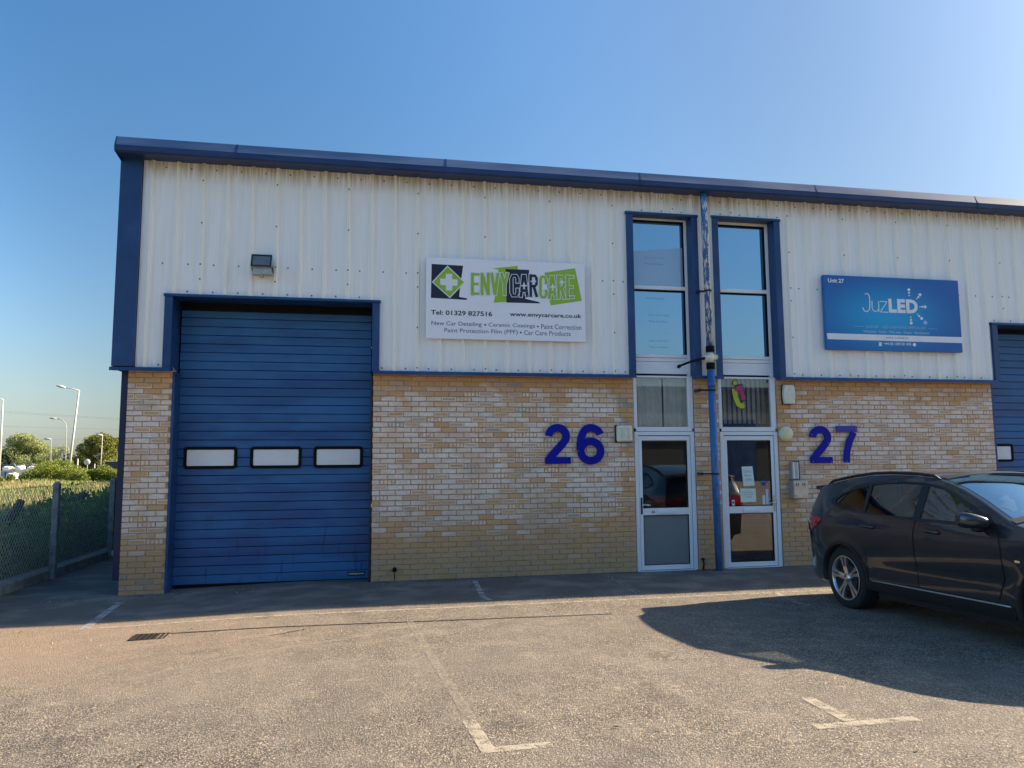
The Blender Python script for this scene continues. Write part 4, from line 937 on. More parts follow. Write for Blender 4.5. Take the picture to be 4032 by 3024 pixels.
mb = MB(); mb.lathe([(0, 0), (-.0, .120), (-.03, .123), (-.040, .118)], (9.757, 0, 2.076), 'y', 36); RL.part('base', mb, 'cream_plastic')
mb = MB(); mb.lathe([(-.036, .118), (-.055, .108), (-.07, .085), (-.078, .05), (-.080, 0)], (9.757, 0, 2.076), 'y', 36); RL.part('dome', mb, 'yellow_plastic')
KB = Thing('door_entry_frame', 'narrow steel framed box with a dark edge above the slotted metal box', 'box', (9.86, -.02, 1.35))
mb = MB(); mb.box(9.800, 9.918, -.08, 0, 1.352, 1.640, b=.004); KB.part('casing', mb, 'steel_grey')
mb = MB(); mb.box(9.812, 9.925, -.088, -.081, 1.348, 1.362); mb.box(9.812, 9.925, -.088, -.081, 1.630, 1.644); mb.box(9.911, 9.925, -.088, -.081, 1.362, 1.630); KB.part('trim', mb, 'black_metal')
mb = MB(); mb.box(9.818, 9.838, -.086, -.0805, 1.366, 1.626); mb.box(9.892, 9.908, -.086, -.0805, 1.366, 1.626); KB.part('rail', mb, 'ink_white')
mb = MB(); mb.box(9.855, 9.876, -.088, -.080, 1.490, 1.500); KB.part('latch', mb, 'chrome')
MBX = Thing('metal_box', 'slotted stainless metal box fixed below the narrow framed box', 'box', (9.9, -.02, 1.05))
mb = MB(); mb.box(9.775, 10.030, -.135, 0, 1.058, 1.336, b=.006); MBX.part('body', mb, 'steel_grey')
mb = MB(); mb.box(9.784, 10.022, -.139, -.1355, 1.066, 1.328, b=.0015); MBX.part('lid', mb, 'steel')
mb = MB()
for x in (9.818, 9.853, 9.928, 9.963): mb.box(x, x+.016, -.1405, -.1392, 1.258, 1.295, b=.0004)
MBX.part('slots', mb, 'ink_black')
mb = MB(); mb.lathe([(-.139, .009), (-.143, .008), (-.144, 0)], (9.808, 0, 1.10), 'y', 12); MBX.part('lock', mb, 'black_metal')
WO = Thing('waste_outlet', 'small round black outlet low in the brick wall near the blue door', 'outlet', (3.6, 0, .1))
mb = MB(); mb.tube([(3.60, .02, .165), (3.60, -.05, .165), (3.60, -.055, .14)], .030, 14); WO.part('elbow', mb, 'black_rubber')
mb = MB(); mb.tube([(3.60, -.02, .14), (3.602, -.015, .02)], .006, 6); WO.part('tail', mb, 'black_rubber')
BP = Thing('pipe_stub', 'small rusty pipe stub at the foot of the brick between the doors', 'pipe', (8.27, -.02, 0))
mb = MB(); mb.tube([(8.262, .01, .165), (8.262, -.03, .16), (8.275, -.035, .09), (8.262, -.035, .0)], [.016, .016, .013, .013], 10); BP.part('pipe', mb, 'iron')
mb = MB(); mb.tube([(8.262, -.028, .15), (8.262, -.04, .172)], .024, 10); BP.part('flange', mb, 'iron')

# door notices and stickers
t = Thing('notice', 'upper white handwritten paper notice inside the right hand door', 'notice', (9.11, .058, 1.25))
mb = MB(); mb.add([(9.008, .0580, 1.560), (9.195, .0580, 1.565), (9.222, .0580, 1.262), (9.028, .0580, 1.252)], [(0, 3, 2, 1)]); t.part('sheet', mb, 'paper', recalc=False)
mb = MB()
for s_, z, a, b in (('Come in', 1.468, 9.035, 9.175), ('We are', 1.405, 9.047, 9.165), ('OPEN', 1.335, 9.062, 9.180)): text_mb(mb, s_, a, b, z, z+.038, .0572, .0)
t.part('lettering', mb, 'ink_pencil', recalc=False)
t = Thing('notice', 'lower white printed paper notice inside the right hand door', 'notice', (9.1, .058, 1.0))
mb = MB(); mb.add([(8.968, .0580, 1.218), (9.232, .0580, 1.216), (9.238, .0580, 1.006), (8.976, .0580, 1.004)], [(0, 3, 2, 1)]); t.part('sheet', mb, 'paper', recalc=False)
mb = MB()
for s_, z, a, b in (('Delivery Please', 1.145, 9.0, 9.195), ('Going to Unit 25', 1.110, 9.005, 9.195), ('or Unit 26', 1.075, 9.05, 9.17)): text_mb(mb, s_, a, b, z, z+.024, .0572, .01)
t.part('lettering', mb, 'ink_pencil', recalc=False)
mb = MB()
def dsc(mb, cx_, cz_, r, y, n=16, rz=None): mb.add([(cx_+r*cos(2*pi*i/n), y, cz_+(rz or r)*sin(2*pi*i/n)) for i in range(n)], [tuple(range(n))])
dsc(mb, 9.374, 1.285, .038, .0575, rz=.032)
for a, b in ((-.045, .045), (-.018, .062), (.016, .062), (.044, .045)): dsc(mb, 9.374+a, 1.283+b, .012, .0575, 10, .015)
single('paw_sticker', mb, 'sticker_blue', 'blue paw print sticker on the glass of the right hand door', 'sticker', org=(9.374, .0575, 1.25), recalc=False)
mb = MB(); mb.box(9.345, 9.395, .0565, .0578, .965, 1.105); st = single('door_sticker', mb, 'paper', 'pale rectangular sticker low on the door glass beside the handle', 'sticker', org=(9.37, .057, .965))
mb = MB(); mb.box(9.405, 9.450, .0565, .0578, .965, 1.205); single('door_sticker', mb, 'fresh_film', 'taller pale sticker at the edge of the door glass beside the handle', 'sticker', org=(9.43, .057, .965))
t = Thing('door_sticker', 'small white sticker with a blue square in the lower left corner of the door glass', 'sticker', (8.85, .057, .955))
mb = MB(); mb.box(8.822, 8.868, .0565, .0578, .955, 1.040); t.part('sheet', mb, 'paper')
mb = MB(); mb.box(8.832, 8.858, .0555, .0562, .985, 1.022); t.part('square', mb, 'sticker_blue')
# two-coloured letter logo on the fanlight glass
LG = Thing('window_logo', 'lime and magenta letter logo sticker on the fanlight over the right door', 'logo', (9.03, .062, 2.5))
mb = MB(); dsc(mb, 8.955, 2.895, .038, .0615, 18)
p_ = [(8.935, 2.80), (8.955, 2.66), (9.0, 2.545), (9.06, 2.52), (9.10, 2.54)]
L_, R_ = ribbon(p_, .085); mb.add([(a, .0615, b) for a, b in L_+R_[::-1]], [tuple(range(10))]); LG.part('lime_stroke', mb, 'sticker_lime', recalc=False)
mb = MB(); mb.add([(a, .0605, b) for a, b in ((8.925, 2.80), (8.95, 2.755), (9.02, 2.77), (9.055, 2.62), (9.12, 2.615), (9.125, 2.66), (9.07, 2.86), (8.99, 2.845))], [tuple(range(8))]); LG.part('magenta_stroke', mb, 'sticker_magenta', recalc=False)
mb = MB(); L_, R_ = ribbon(p_, .108); mb.add([(a, .0625, b) for a, b in L_+R_[::-1]], [tuple(range(10))]); dsc(mb, 8.955, 2.895, .050, .0628, 18)
mb.add([(a, .0632, b) for a, b in ((8.91, 2.81), (8.94, 2.735), (9.02, 2.75), (9.045, 2.60), (9.135, 2.600), (9.142, 2.66), (9.08, 2.878), (8.98, 2.862))], [tuple(range(8))]); LG.part('outline', mb, 'ink_black', recalc=False)

# ------------------------------------------------------------------ the parked car
g = NT('car_paint'); p = g.pos(); fl = g.white(g.scale(p, (900, 900, 900)))
MAT['car_paint'] = g.end(g.bsdf(g.mix(g.noise(p, 3, 2), (.030, .032, .038), (.040, .042, .049)), .28, .55, Coat_Weight=1.0, Coat_Roughness=.03))
paint('car_trim', (.012, .012, .013), .45); paint('tyre', (.016, .016, .016), .85, bump=.002, scale=40)
paint('seat_beige', (.42, .40, .34), .8, var=.08); paint('cabin_dark', (.03, .03, .032), .8)
g = NT('tail_light_red'); MAT['tail_red'] = g.end(g.bsdf((.40, .004, .004), .2, 0, Coat_Weight=1.0))
glass_mat('lamp_glass', .1)
CX, CY = 9.445, -3.09    # centre line, rear axle
def C2W(s, y, z): return (CX-y, CY-s, z)      # body frame: s forward, y to the car's right
CAR = Thing('parked_car', 'dark grey five door family car parked nose out in front of the right hand unit', 'car', (CX, CY, 0))
CAR.o.rotation_euler.x = -.0345
zs_ = [.16, .26, .34, .42, .60, .78, .90, .945, 1.0, 1.055, 1.12, 1.42, 1.52, 1.62]; ws_ = [.80, .862, .880, .884, .898, .908, .906, .894, .876, .856, .828, .690, .63, .56]
def belt(s): return 1.075-.035*min(max(s, -.5), 2.3)/2.3
def hw(s, z):
    b = belt(s)-1.055; zz = z-b if z > .8 else z
    w = float(np.interp(zz, zs_, ws_))
    if s < -.30: w -= .17*((-.36-s)/.53)**2
    if s > 2.65: w -= .27*((s-2.65)/.88)**2
    for c in (0, 2.67):
        r = math.hypot(s-c, z-.345); w += .020*math.exp(-((r-.385)/.06)**2)
    # scallop above the sill and crease running to the tail lamp
    w -= .014*math.exp(-((z-(.50+.03*s))/.075)**2)*(1 if .3 < s < 2.4 else .2)
    return w
def arcp(c, a0, a1, r=.378, n=18): return [(c+r*cos(radians(a0+(a1-a0)*i/n)), .345+r*sin(radians(a0+(a1-a0)*i/n))) for i in range(n+1)]
top = [(3.27, .30), (3.34, .42), (3.355, .56), (3.335, .70), (3.27, .79), (3.14, .86), (2.93, .92), (2.68, .97), (2.42, 1.02), (2.26, 1.055),
       (2.10, 1.13), (1.88, 1.235), (1.64, 1.335), (1.42, 1.405), (1.20, 1.447), (.95, 1.475), (.60, 1.490), (.25, 1.487), (-.10, 1.452), (-.40, 1.405), (-.60, 1.355), (-.66, 1.33),
       (-.725, 1.20), (-.785, 1.09), (-.82, 1.02), (-.838, .93), (-.85, .80), (-.862, .66), (-.885, .58), (-.888, .46), (-.865, .36), (-.80, .285)]
bot = [(-.50, .265)]+arcp(0, 192, -12)[0:]+[(.44, .262), (2.22, .262)]+arcp(2.67, 192, -12)+[(3.14, .262)]
bot = [p_ for p_ in bot]
outline = bot+top
gs = [i*.12-.96 for i in range(40)]; gzs = [.30, .36, .42, .50, .58, .66, .74, .80, .86, .90, .93, .96, 1.0, 1.04, 1.08, 1.13, 1.2, 1.27, 1.34, 1.41, 1.47]
GLZ = [[(1.20, 1.062), (2.02, 1.045), (1.92, 1.10), (1.74, 1.200), (1.52, 1.295), (1.38, 1.345), (1.20, 1.378)],
       [(1.10, 1.065), (1.10, 1.390), (.80, 1.405), (.45, 1.395), (.36, 1.385), (.37, 1.095), (.60, 1.078)],
       [(.31, 1.105), (.30, 1.375), (.10, 1.340), (-.10, 1.275), (-.20, 1.215), (-.19, 1.175), (-.05, 1.130), (.15, 1.110)]]
bm = bmesh.new(); es_ = []
for lp in [outline]+GLZ:
    vs_ = [bm.verts.new((p_[0], p_[1], 0)) for p_ in lp]; es_ += [bm.edges.new((vs_[i], vs_[(i+1) % len(vs_)])) for i in range(len(vs_))]
bmesh.ops.triangle_fill(bm, edges=es_, use_beauty=True, use_dissolve=False, normal=(0, 0, 1))
for x_ in gs: bmesh.ops.bisect_plane(bm, geom=bm.verts[:]+bm.edges[:]+bm.faces[:], plane_co=(x_, 0, 0), plane_no=(1, 0, 0))
for x_ in gzs: bmesh.ops.bisect_plane(bm, geom=bm.verts[:]+bm.edges[:]+bm.faces[:], plane_co=(0, x_, 0), plane_no=(0, 1, 0))
bmesh.ops.remove_doubles(bm, verts=bm.verts[:], dist=1e-5); bm.verts.index_update()
sv = [q.co[:2] for q in bm.verts]; sf = [[q.index for q in p_.verts] for p_ in bm.faces]; bm.free()
body = MB()
for sg in (1, -1): body.add([C2W(s, sg*hw(s, z), z) for s, z in sv], sf, smooth=True)
def crown(i):
    s, z = top[i]
    if s > 3.2: return .17
    if s > 2.3: return .085
    if s > 1.3: return .085
    if s > -.6: return .055
    return .085
crow = [crown(i) for i in range(len(top))]
for _ in range(2): crow = [crow[0]]+[(crow[i-1]+2*crow[i]+crow[i+1])/4 for i in range(1, len(crow)-1)]+[crow[-1]]
nrm_ = []
for i in range(len(top)):
    a = Vector(top[max(i-1, 0)]); b = Vector(top[min(i+1, len(top)-1)]); d = (b-a).normalized(); nrm_.append(Vector((d.y, -d.x)))
def hull(i, v, off=0.0):
    """i fractional index along the top outline, v across -1..1"""
    k = min(int(i), len(top)-2); f = i-k
    s, z = (top[k][0]*(1-f)+top[k+1][0]*f, top[k][1]*(1-f)+top[k+1][1]*f); n = (nrm_[k]*(1-f)+nrm_[k+1]*f).normalized(); c = crow[k]*(1-f)+crow[k+1]*f
    q = c*(1-abs(v)**2.4)+off; return C2W(s+n.x*q, v*hw(s, z), z+n.y*q)
vv = [-1, -.97, -.9, -.8, -.6, -.35, 0, .35, .6, .8, .9, .97, 1]
hv = [hull(i, v) for i in range(len(top)) for v in vv]; m_ = len(vv)
body.add(hv, [(i*m_+j, i*m_+j+1, (i+1)*m_+j+1, (i+1)*m_+j) for i in range(len(top)-1) for j in range(m_-1) if not (10 <= i <= 12 and 2 <= j <= 9)], smooth=True)
bme = body.mesh('body', 'car_paint', CAR.loc, recalc=False); bb = bmesh.new(); bb.from_mesh(bme); bmesh.ops.remove_doubles(bb, verts=bb.verts, dist=.0015); bmesh.ops.recalc_face_normals(bb, faces=bb.faces); bb.to_mesh(bme); bb.free()
bo = bpy.data.objects.new('body', bme); COL.objects.link(bo); bo.parent = CAR.o
# openings for the side glass and screens: cut by separate shell meshes laid on the body
def side_patch(name, poly_, m, off, th=0.0, sides=(1, -1), parent=None, label=None, sm=True, step=.1):
    for sg in sides:
        x0 = min(a for a, b in poly_); x1 = max(a for a, b in poly_); z0 = min(b for a, b in poly_); z1 = max(b for a, b in poly_)
        v, f = patch_cells(poly_, [x0+step*i for i in range(1, int((x1-x0)/step)+1)], [z0+.05*i for i in range(1, int((z1-z0)/.05)+1)])
        mb = MB(); mb.add([C2W(s, sg*(hw(s, z)+off), z) for s, z in v], f, smooth=sm)
        if th:
            n = len(poly_); mb.add([C2W(s, sg*(hw(s, z)+off), z) for s, z in poly_]+[C2W(s, sg*(hw(s, z)+off-th), z) for s, z in poly_], [(i, (i+1) % n, n+(i+1) % n, n+i) for i in range(n)])
        o = CAR.part(name, mb, m, parent, label, recalc=True)
    return o
# delete body faces under the glazing so one looks into the cabin
# black window surround, then glass
sur = [(-.27, 1.185), (-.22, 1.155), (-.05, 1.108), (.30, 1.080), (1.1, 1.040), (2.13, 1.012), (2.02, 1.09), (1.80, 1.205), (1.55, 1.312), (1.36, 1.377), (1.10, 1.414), (.80, 1.428), (.40, 1.410), (.08, 1.362), (-.15, 1.285), (-.28, 1.22)]
def ring_patch(name, outer, holes, m, off):
    for sg in (1, -1):
        bm = bmesh.new(); 
        def loop(P_):
            vs = [bm.verts.new((a, b, 0)) for a, b in P_]; return [bm.edges.new((vs[i], vs[(i+1) % len(vs)])) for i in range(len(vs))]
        es = loop(outer)
        for h in holes: es += loop(h)
        bmesh.ops.triangle_fill(bm, edges=es, use_beauty=True, use_dissolve=False, normal=(0, 0, 1))
        for k in range(-3, 24): bmesh.ops.bisect_plane(bm, geom=bm.verts[:]+bm.edges[:]+bm.faces[:], plane_co=(k*.1, 0, 0), plane_no=(1, 0, 0))
        mb = MB(); bm.verts.index_update(); mb.add([C2W(q.co.x, sg*(hw(q.co.x, q.co.y)+off), q.co.y) for q in bm.verts], [[q.index for q in f.verts] for f in bm.faces], smooth=True); bm.free()
        CAR.part(name, mb, m)
ring_patch('window_surround', sur, GLZ, 'car_trim', .004)
for i_, P_ in enumerate(GLZ): side_patch('side_window', P_, 'car_glass' if i_ == 0 else 'privacy_glass', -.004)
# doors laid a hair proud of the body with a dark gap all round
FD = [(1.16, .40), (2.08, .40), (2.17, .60), (2.17, .85), (2.135, 1.008), (1.16, 1.036)]
RD = [(.56, .40), (1.14, .40), (1.14, 1.036), (.33, 1.076), (.20, .92), (.26, .80), (.38, .70), (.45, .55)]
def grow(P_, d):
    cx_ = sum(a for a, b in P_)/len(P_); cz_ = sum(b for a, b in P_)/len(P_); n = len(P_); out = []
    for i in range(n):
        a = Vector(P_[i-1]); b = Vector(P_[i]); c = Vector(P_[(i+1) % n]); d1 = (b-a).normalized(); d2 = (c-b).normalized(); n1 = Vector((d1.y, -d1.x)); n2 = Vector((d2.y, -d2.x)); q = (n1+n2).normalized()
        if q.dot(b-Vector((cx_, cz_))) < 0: q = -q
        out.append(tuple(b+q*d))
    return out
for P_, lab in ((FD, None), (RD, None)):
    side_patch('door_gap', grow(P_, .0045), 'car_trim', .0025)
    side_patch('door', P_, 'car_paint', .0055, .004)
fil = [(-.62, .70), (-.36, .72), (-.36, .94), (-.62, .99)]
# handles
for s0 in (.36, 1.28):
    for sg in (1, -1):
        w = hw(s0+.1, .945); mb = MB(); mb.tube([C2W(s0, sg*(w+.008), .950), C2W(s0+.03, sg*(w+.034), .952), C2W(s0+.19, sg*(w+.034), .942), C2W(s0+.22, sg*(w+.008), .940)], [.010, .013, .013, .010], 8); CAR.part('door_handle', mb, 'car_paint')
        mb = MB(); v, f = patch_cells([(s0+.02, .925), (s0+.20, .918), (s0+.20, .968), (s0+.02, .972)], [s0+.11], []); mb.add([C2W(a, sg*(hw(a, b)+.0075), b) for a, b in v], f); CAR.part('handle_recess', mb, 'car_trim')
# sill and arch cladding
SILL = [(.42, .265), (2.24, .265), (2.27, .33), (2.24, .375), (.44, .385), (.39, .33)]
side_patch('sill_trim', SILL, 'car_trim', .008, .01)
for sg in (1, -1):
    mb = MB(); P_ = [C2W(.46+i*.11, sg*(hw(.46+i*.11, .375)+.014), .374-.002*i*0) for i in range(17)]; mb.tube(P_, .008, 8); CAR.part('sill_strip', mb, 'steel_grey')
for c in (0, 2.67):
    for sg in (1, -1):
        mb = MB(); A = arcp(c, 190, -10, .378, 24); B_ = arcp(c, 190, -10, .408, 24)
        vs = [C2W(s, sg*(hw(s, z)+.006), z) for s, z in B_]+[C2W(s, sg*(hw(s, z)+.008), z) for s, z in A]+[C2W(s, sg*(hw(s, z)-.10), z) for s, z in A]+[C2W(s, sg*.45, z) for s, z in A]
        n = len(A); mb.add(vs, [(k*n+i, k*n+i+1, (k+1)*n+i+1, (k+1)*n+i) for k in range(3) for i in range(n-1)], smooth=True); CAR.part('wheel_arch', mb, 'car_trim')
# underside and bumpers
mb = MB(); mb.box(*sorted((C2W(0, .80, 0)[0], C2W(0, -.80, 0)[0])), *sorted((CY+.42, CY-.0-.42+.84))[:0] or (CY-2.25, CY-.42), .19, .28); mb.box(CX-.45, CX+.45, CY-3.3, CY+.8, .19, .30); CAR.part('underbody', mb, 'car_trim')
mb = MB(); mb.add([C2W(s, sg_*(hw(s, z)+.006), z) for sg_ in (1,) for s, z in [(-.50, .268), (-.80, .285), (-.86, .36), (-.885, .44), (-.60, .44), (-.44, .40)]], [(0, 1, 2, 3, 4, 5)])
mb.add([C2W(s, -(hw(s, z)+.006), z) for s, z in [(-.50, .268), (-.80, .285), (-.86, .36), (-.885, .44), (-.60, .44), (-.44, .40)]], [(0, 1, 2, 3, 4, 5)])
def hull_patch(name, i0, i1, v0, v1, m, off=.004, ni=6, nv=10, parent=None):
    mb = MB(); P_ = [hull(i0+(i1-i0)*a/ni, v0+(v1-v0)*b/nv, off) for a in range(ni+1) for b in range(nv+1)]
    mb.add(P_, [(a*(nv+1)+b, a*(nv+1)+b+1, (a+1)*(nv+1)+b+1, (a+1)*(nv+1)+b) for a in range(ni) for b in range(nv)], smooth=True); return CAR.part(name, mb, m, parent, recalc=False)
bo_ = bo
hull_patch('windscreen', 9.35, 13.4, -.93, .93, 'screen_glass', .006, 10, 16)
hull_patch('windscreen_surround', 8.9, 9.38, -.97, .97, 'car_trim', .008, 2, 16)
hull_patch('windscreen_surround', 13.35, 13.9, -.90, .90, 'car_trim', .008, 2, 16)
hull_patch('rear_window', 21.2, 23.4, -.88, .88, 'screen_glass', .006, 6, 12)
mb = MB(); v_ = [-.93+.155*i for i in range(13)]; a_ = [hull(19.6, q, .006) for q in v_]; b_ = [tuple(Vector(hull(21.0, q, .0))+Vector((0, .15, .035))) for q in v_]; c_ = [tuple(Vector(hull(21.1, q, .0))+Vector((0, .14, .012))) for q in v_]; d_ = [hull(21.15, q, -.01) for q in v_]
mb.add(a_+b_+c_+d_, [(k*13+i, k*13+i+1, (k+1)*13+i+1, (k+1)*13+i) for k in range(3) for i in range(12)]+[(0, 13, 26, 39), (12, 25, 38, 51)], smooth=True); CAR.part('rear_spoiler', mb, 'car_paint')
hull_patch('rear_bumper_trim', 28.2, 30.9, -.93, .93, 'car_trim', .006, 4, 12)
for sg in (1, -1):
    hull_patch('tail_light', 24.5, 25.7, sg*.62, sg*.99, 'tail_red', .010, 5, 8)
    hull_patch('headlight', 3.2, 5.2, sg*.55, sg*.98, 'lamp_glass', .008, 5, 8)
hull_patch('number_plate', 25.7, 26.5, -.28, .28, 'yellow_plastic', .014, 2, 4)
hull_patch('kidney_grille', 1.9, 3.6, .03, .30, 'car_trim', .010, 3, 4); hull_patch('kidney_grille', 1.9, 3.6, -.30, -.03, 'car_trim', .010, 3, 4)
side_patch('tail_light', [(-.848, .83), (-.62, .85), (-.44, .92), (-.38, .975), (-.42, 1.005), (-.80, 1.035)], 'tail_red', .012, .014)
side_patch('bumper_seam', [(-.60, .70), (-.585, .705), (-.42, .66), (-.425, .65)], 'car_trim', .006)
side_patch('bumper_seam', [(-.60, .70), (-.588, .70), (-.59, .88), (-.602, .88)], 'car_trim', .006)
side_patch('wing_badge', [(2.31, .750), (2.36, .748), (2.36, .766), (2.31, .768)], 'chrome', .007, .003)
# roof rails and aerial
for sg in (1, -1):
    P_ = []
    for k in range(15):
        i = 19.4-(19.4-13.6)*k/14; q = hull(i, sg*.965, .022 if 0 < k < 14 else .0); P_.append(q)
    mb = MB(); mb.tube(P_, [.012]+[.018]*13+[.012], 8); CAR.part('roof_rail', mb, 'black_metal')
q = Vector(hull(18.9, 0, 0)); mb = MB(); mb.add([tuple(q+Vector(d)) for d in ((-.02, -.08, 0), (.02, -.08, 0), (.02, .08, -.02), (-.02, .08, -.02), (-.004, .05, .06), (.004, .05, .06))], [(0, 1, 5, 4), (1, 2, 5), (2, 3, 4, 5), (3, 0, 4)]); CAR.part('aerial_fin', mb, 'car_paint')
# mirrors
for sg in (1, -1):
    bm = bmesh.new(); bmesh.ops.create_icosphere(bm, subdivisions=3, radius=1)
    for v in bm.verts:
        x, y, z = [math.copysign(abs(q)**.72, q) for q in v.co]
        fx = max(-.55, x) if x < 0 else x*.9
        zz_ = z*(.085 if z > 0 else .080)*(.78+.22*y); v.co = C2W(2.00+fx*.090-.03*y, sg*(.995+y*.120), 1.075+zz_+.014*y)
    mb = MB(); mb.bm(bm, smooth=True); mi = CAR.part('door_mirror', mb, 'car_paint')
    mb = MB(); mb.tube([C2W(2.0, sg*.86, 1.01), C2W(1.995, sg*.93, 1.0), C2W(1.985, sg*.99, 1.01)], [.030, .024, .022], 8); CAR.part('mirror_arm', mb, 'car_trim', mi)
    mb = MB(); mb.add([C2W(2.0-.052, sg*(.995+.095*cos(2*pi*i/20)), 1.078+.058*sin(2*pi*i/20)) for i in range(20)], [tuple(range(20))]); CAR.part('mirror_glass', mb, 'chrome', mi)
    mb = MB(); P_ = [(2.11, 1.02), (1.90, 1.045), (1.90, 1.10), (1.985, 1.13), (2.07, 1.07)]; mb.add([C2W(a, sg*(hw(a, b)+.006), b) for a, b in P_], [tuple(range(5))]); CAR.part('mirror_sail', mb, 'car_trim', mi)
# cabin
mb = MB(); mb.box(CX-.78, CX+.78, CY-2.3, CY+.6, .45, .72); CAR.part('cabin_floor', mb, 'cabin_dark')
mb = MB(); mb.box(CX-.74, CX+.74, CY-2.25, CY-1.85, .72, 1.03, b=.06); CAR.part('dashboard', mb, 'cabin_dark')
mb = MB(); mb.box(CX-.83, CX-.79, CY-2.1, CY+.5, .5, 1.03); mb.box(CX+.79, CX+.83, CY-2.1, CY+.5, .5, 1.03); CAR.part('door_lining', mb, 'cabin_dark')
def seat(x, s0, wd=.46):
    mb = MB(); mb.box(x-wd/2, x+wd/2, CY-s0-.25, CY-s0+.25, .66, .80, b=.05); 
    bm = bmesh.new(); bmesh.ops.create_cube(bm, size=1)
    for v in bm.verts: v.co = (x+v.co.x*wd*(1 if v.co.z < 0 else .82), CY-s0+.20+v.co.y*.12+(v.co.z+.5)*.16, .98+v.co.z*.56)
    bmesh.ops.bevel(bm, geom=bm.edges[:], offset=.045, segments=3, affect='EDGES'); mb.bm(bm, smooth=True)
    mb.box(x-.12, x+.12, CY-s0+.32, CY-s0+.42, 1.26, 1.41, b=.035); return mb
CAR.part('seat', seat(CX-.37, 1.22), 'seat_beige'); CAR.part('seat', seat(CX+.37, 1.22), 'seat_beige'); CAR.part('rear_seat', seat(CX, .38, 1.25), 'cabin_dark')
mb = MB(); mb.lathe([(-.012, .17), (0, .185), (.012, .17), (0, .155), (-.012, .17)], (0, 0, 0), 'y', 28)
rot = Matrix.Translation((CX-.37, CY-1.72, 1.02)) @ Matrix.Rotation(radians(-25), 4, 'X'); mb.v = [tuple(rot @ Vector(v)) for v in mb.v]; CAR.part('steering_wheel', mb, 'cabin_dark')
# wheels: tyre, rim, spokes, hub; copied four times
R_ = .343
ty = MB(); ty.lathe([(-.100, .243), (-.112, .262), (-.116, .295), (-.108, .325), (-.085, .340), (0, R_), (.085, .340), (.108, .325), (.116, .295), (.112, .262), (.100, .243)], (0, 0, 0), 'x', 48)
tm = ty.mesh('tyre', 'tyre')
rm = MB(); rm.lathe([(-.112, .248), (-.116, .240), (-.108, .230), (-.07, .222), (.06, .215)], (0, 0, 0), 'x', 48)
for k in range(5):
    a = 2*pi*k/5+radians(12)
    for sgn in (-1, 1):
        a1 = a+sgn*radians(13.5); a0 = a+sgn*radians(14)*.9
        def pp(r, t, x, w): return (x, r*cos(t)-w*sin(t), r*sin(t)+w*cos(t))
        vs = []
        for r, x, w, t in ((.045, -.088, .020, a+sgn*radians(14)), (.13, -.102, .014, a+sgn*radians(8)), (.234, -.110, .021, a+sgn*radians(8.5))):
            vs += [pp(r, t, x, -w), pp(r, t, x, w), pp(r, t, x+.035, w), pp(r, t, x+.035, -w)]
        rm.add(vs, [(i*4+j, i*4+(j+1) % 4, (i+1)*4+(j+1) % 4, (i+1)*4+j) for i in range(2) for j in range(4)]+[(3, 2, 1, 0), (8, 9, 10, 11)])
rm_me = rm.mesh('rim', 'alloy')
hb = MB(); hb.lathe([(-.080, .052), (-.096, .046), (-.100, .030), (-.103, .026), (-.103, 0)], (0, 0, 0), 'x', 24); hub_me = hb.mesh('hub', 'alloy')
dk = MB(); dk.lathe([(-.03, .218), (-.03, 0)], (0, 0, 0), 'x', 32); dk.lathe([(-.062, .15), (-.068, .145), (-.068, .07)], (0, 0, 0), 'x', 32); disc_me = dk.mesh('brake_disc', 'iron')
for s0 in (0, 2.67):
    for sg in (1, -1):
        e = bpy.data.objects.new('wheel', tm); COL.objects.link(e); e.parent = CAR.o
        p0 = C2W(s0, sg*.780, R_+.002); e.location = (p0[0]-CAR.loc[0], p0[1]-CAR.loc[1], p0[2]-CAR.loc[2])
        if sg < 0: e.rotation_euler = (0, 0, pi)
        for nm, me in (('rim', rm_me), ('hub', hub_me), ('brake_disc', disc_me)):
            c = bpy.data.objects.new(nm, me); COL.objects.link(c); c.parent = e

# ------------------------------------------------------------------ kerb, fence and thicket at the left
def kx(y): return -1.535+.028*y
for i in range(18):
    y0 = -6+i*.915; y1 = y0+.905; mb = MB(); a, b = kx(y0), kx(y1); r = .03
    prof = lambda x: [(x, -.12), (x-.012, .075), (x-.045, .095), (x-.18, .095), (x-.21, .07), (x-.21, -.12)]
    P0, P1 = prof(a), prof(b); mb.add([(x, y0, z) for x, z in P0]+[(x, y1, z) for x, z in P1], [(j, (j+1) % 6, 6+(j+1) % 6, 6+j) for j in range(6)]+[tuple(range(6)), tuple(range(11, 5, -1))])
    single('kerb_stone', mb, 'concrete', kind='structure')
FE = Thing('chain_link_fence', 'low chain link fence on concrete posts beside the end wall', 'fence', (-1.55, 2, -.05))
def fx(y): return kx(y)-.02
for y in (-3.5, -1.1, 1.75, 4.05, 6.6, 9.2, 11.8):
    mb = MB(); x = fx(y)+.03; mb.box(x-.045, x+.045, y-.045, y+.045, -.1, 1.385, b=.012); mb.box(x-.03, x+.03, y-.03, y+.03, 1.37, 1.41, b=.01); FE.part('post', mb, 'post_concrete')
for z in (1.36, .75, .16):
    mb = MB(); mb.tube([(fx(-3.5), -3.5, z)]+[(fx(y), y, z-.015) for y in (0, 3)]+[(fx(11.8), 11.8, z)], .003, 5); FE.part('line_wire', mb, 'galvanised')
mb = MB(); y0, y1, zlo, zhi = -3.5, 11.8, .10, 1.36; pit = .075; H = zhi-zlo; vs = []; fs = []
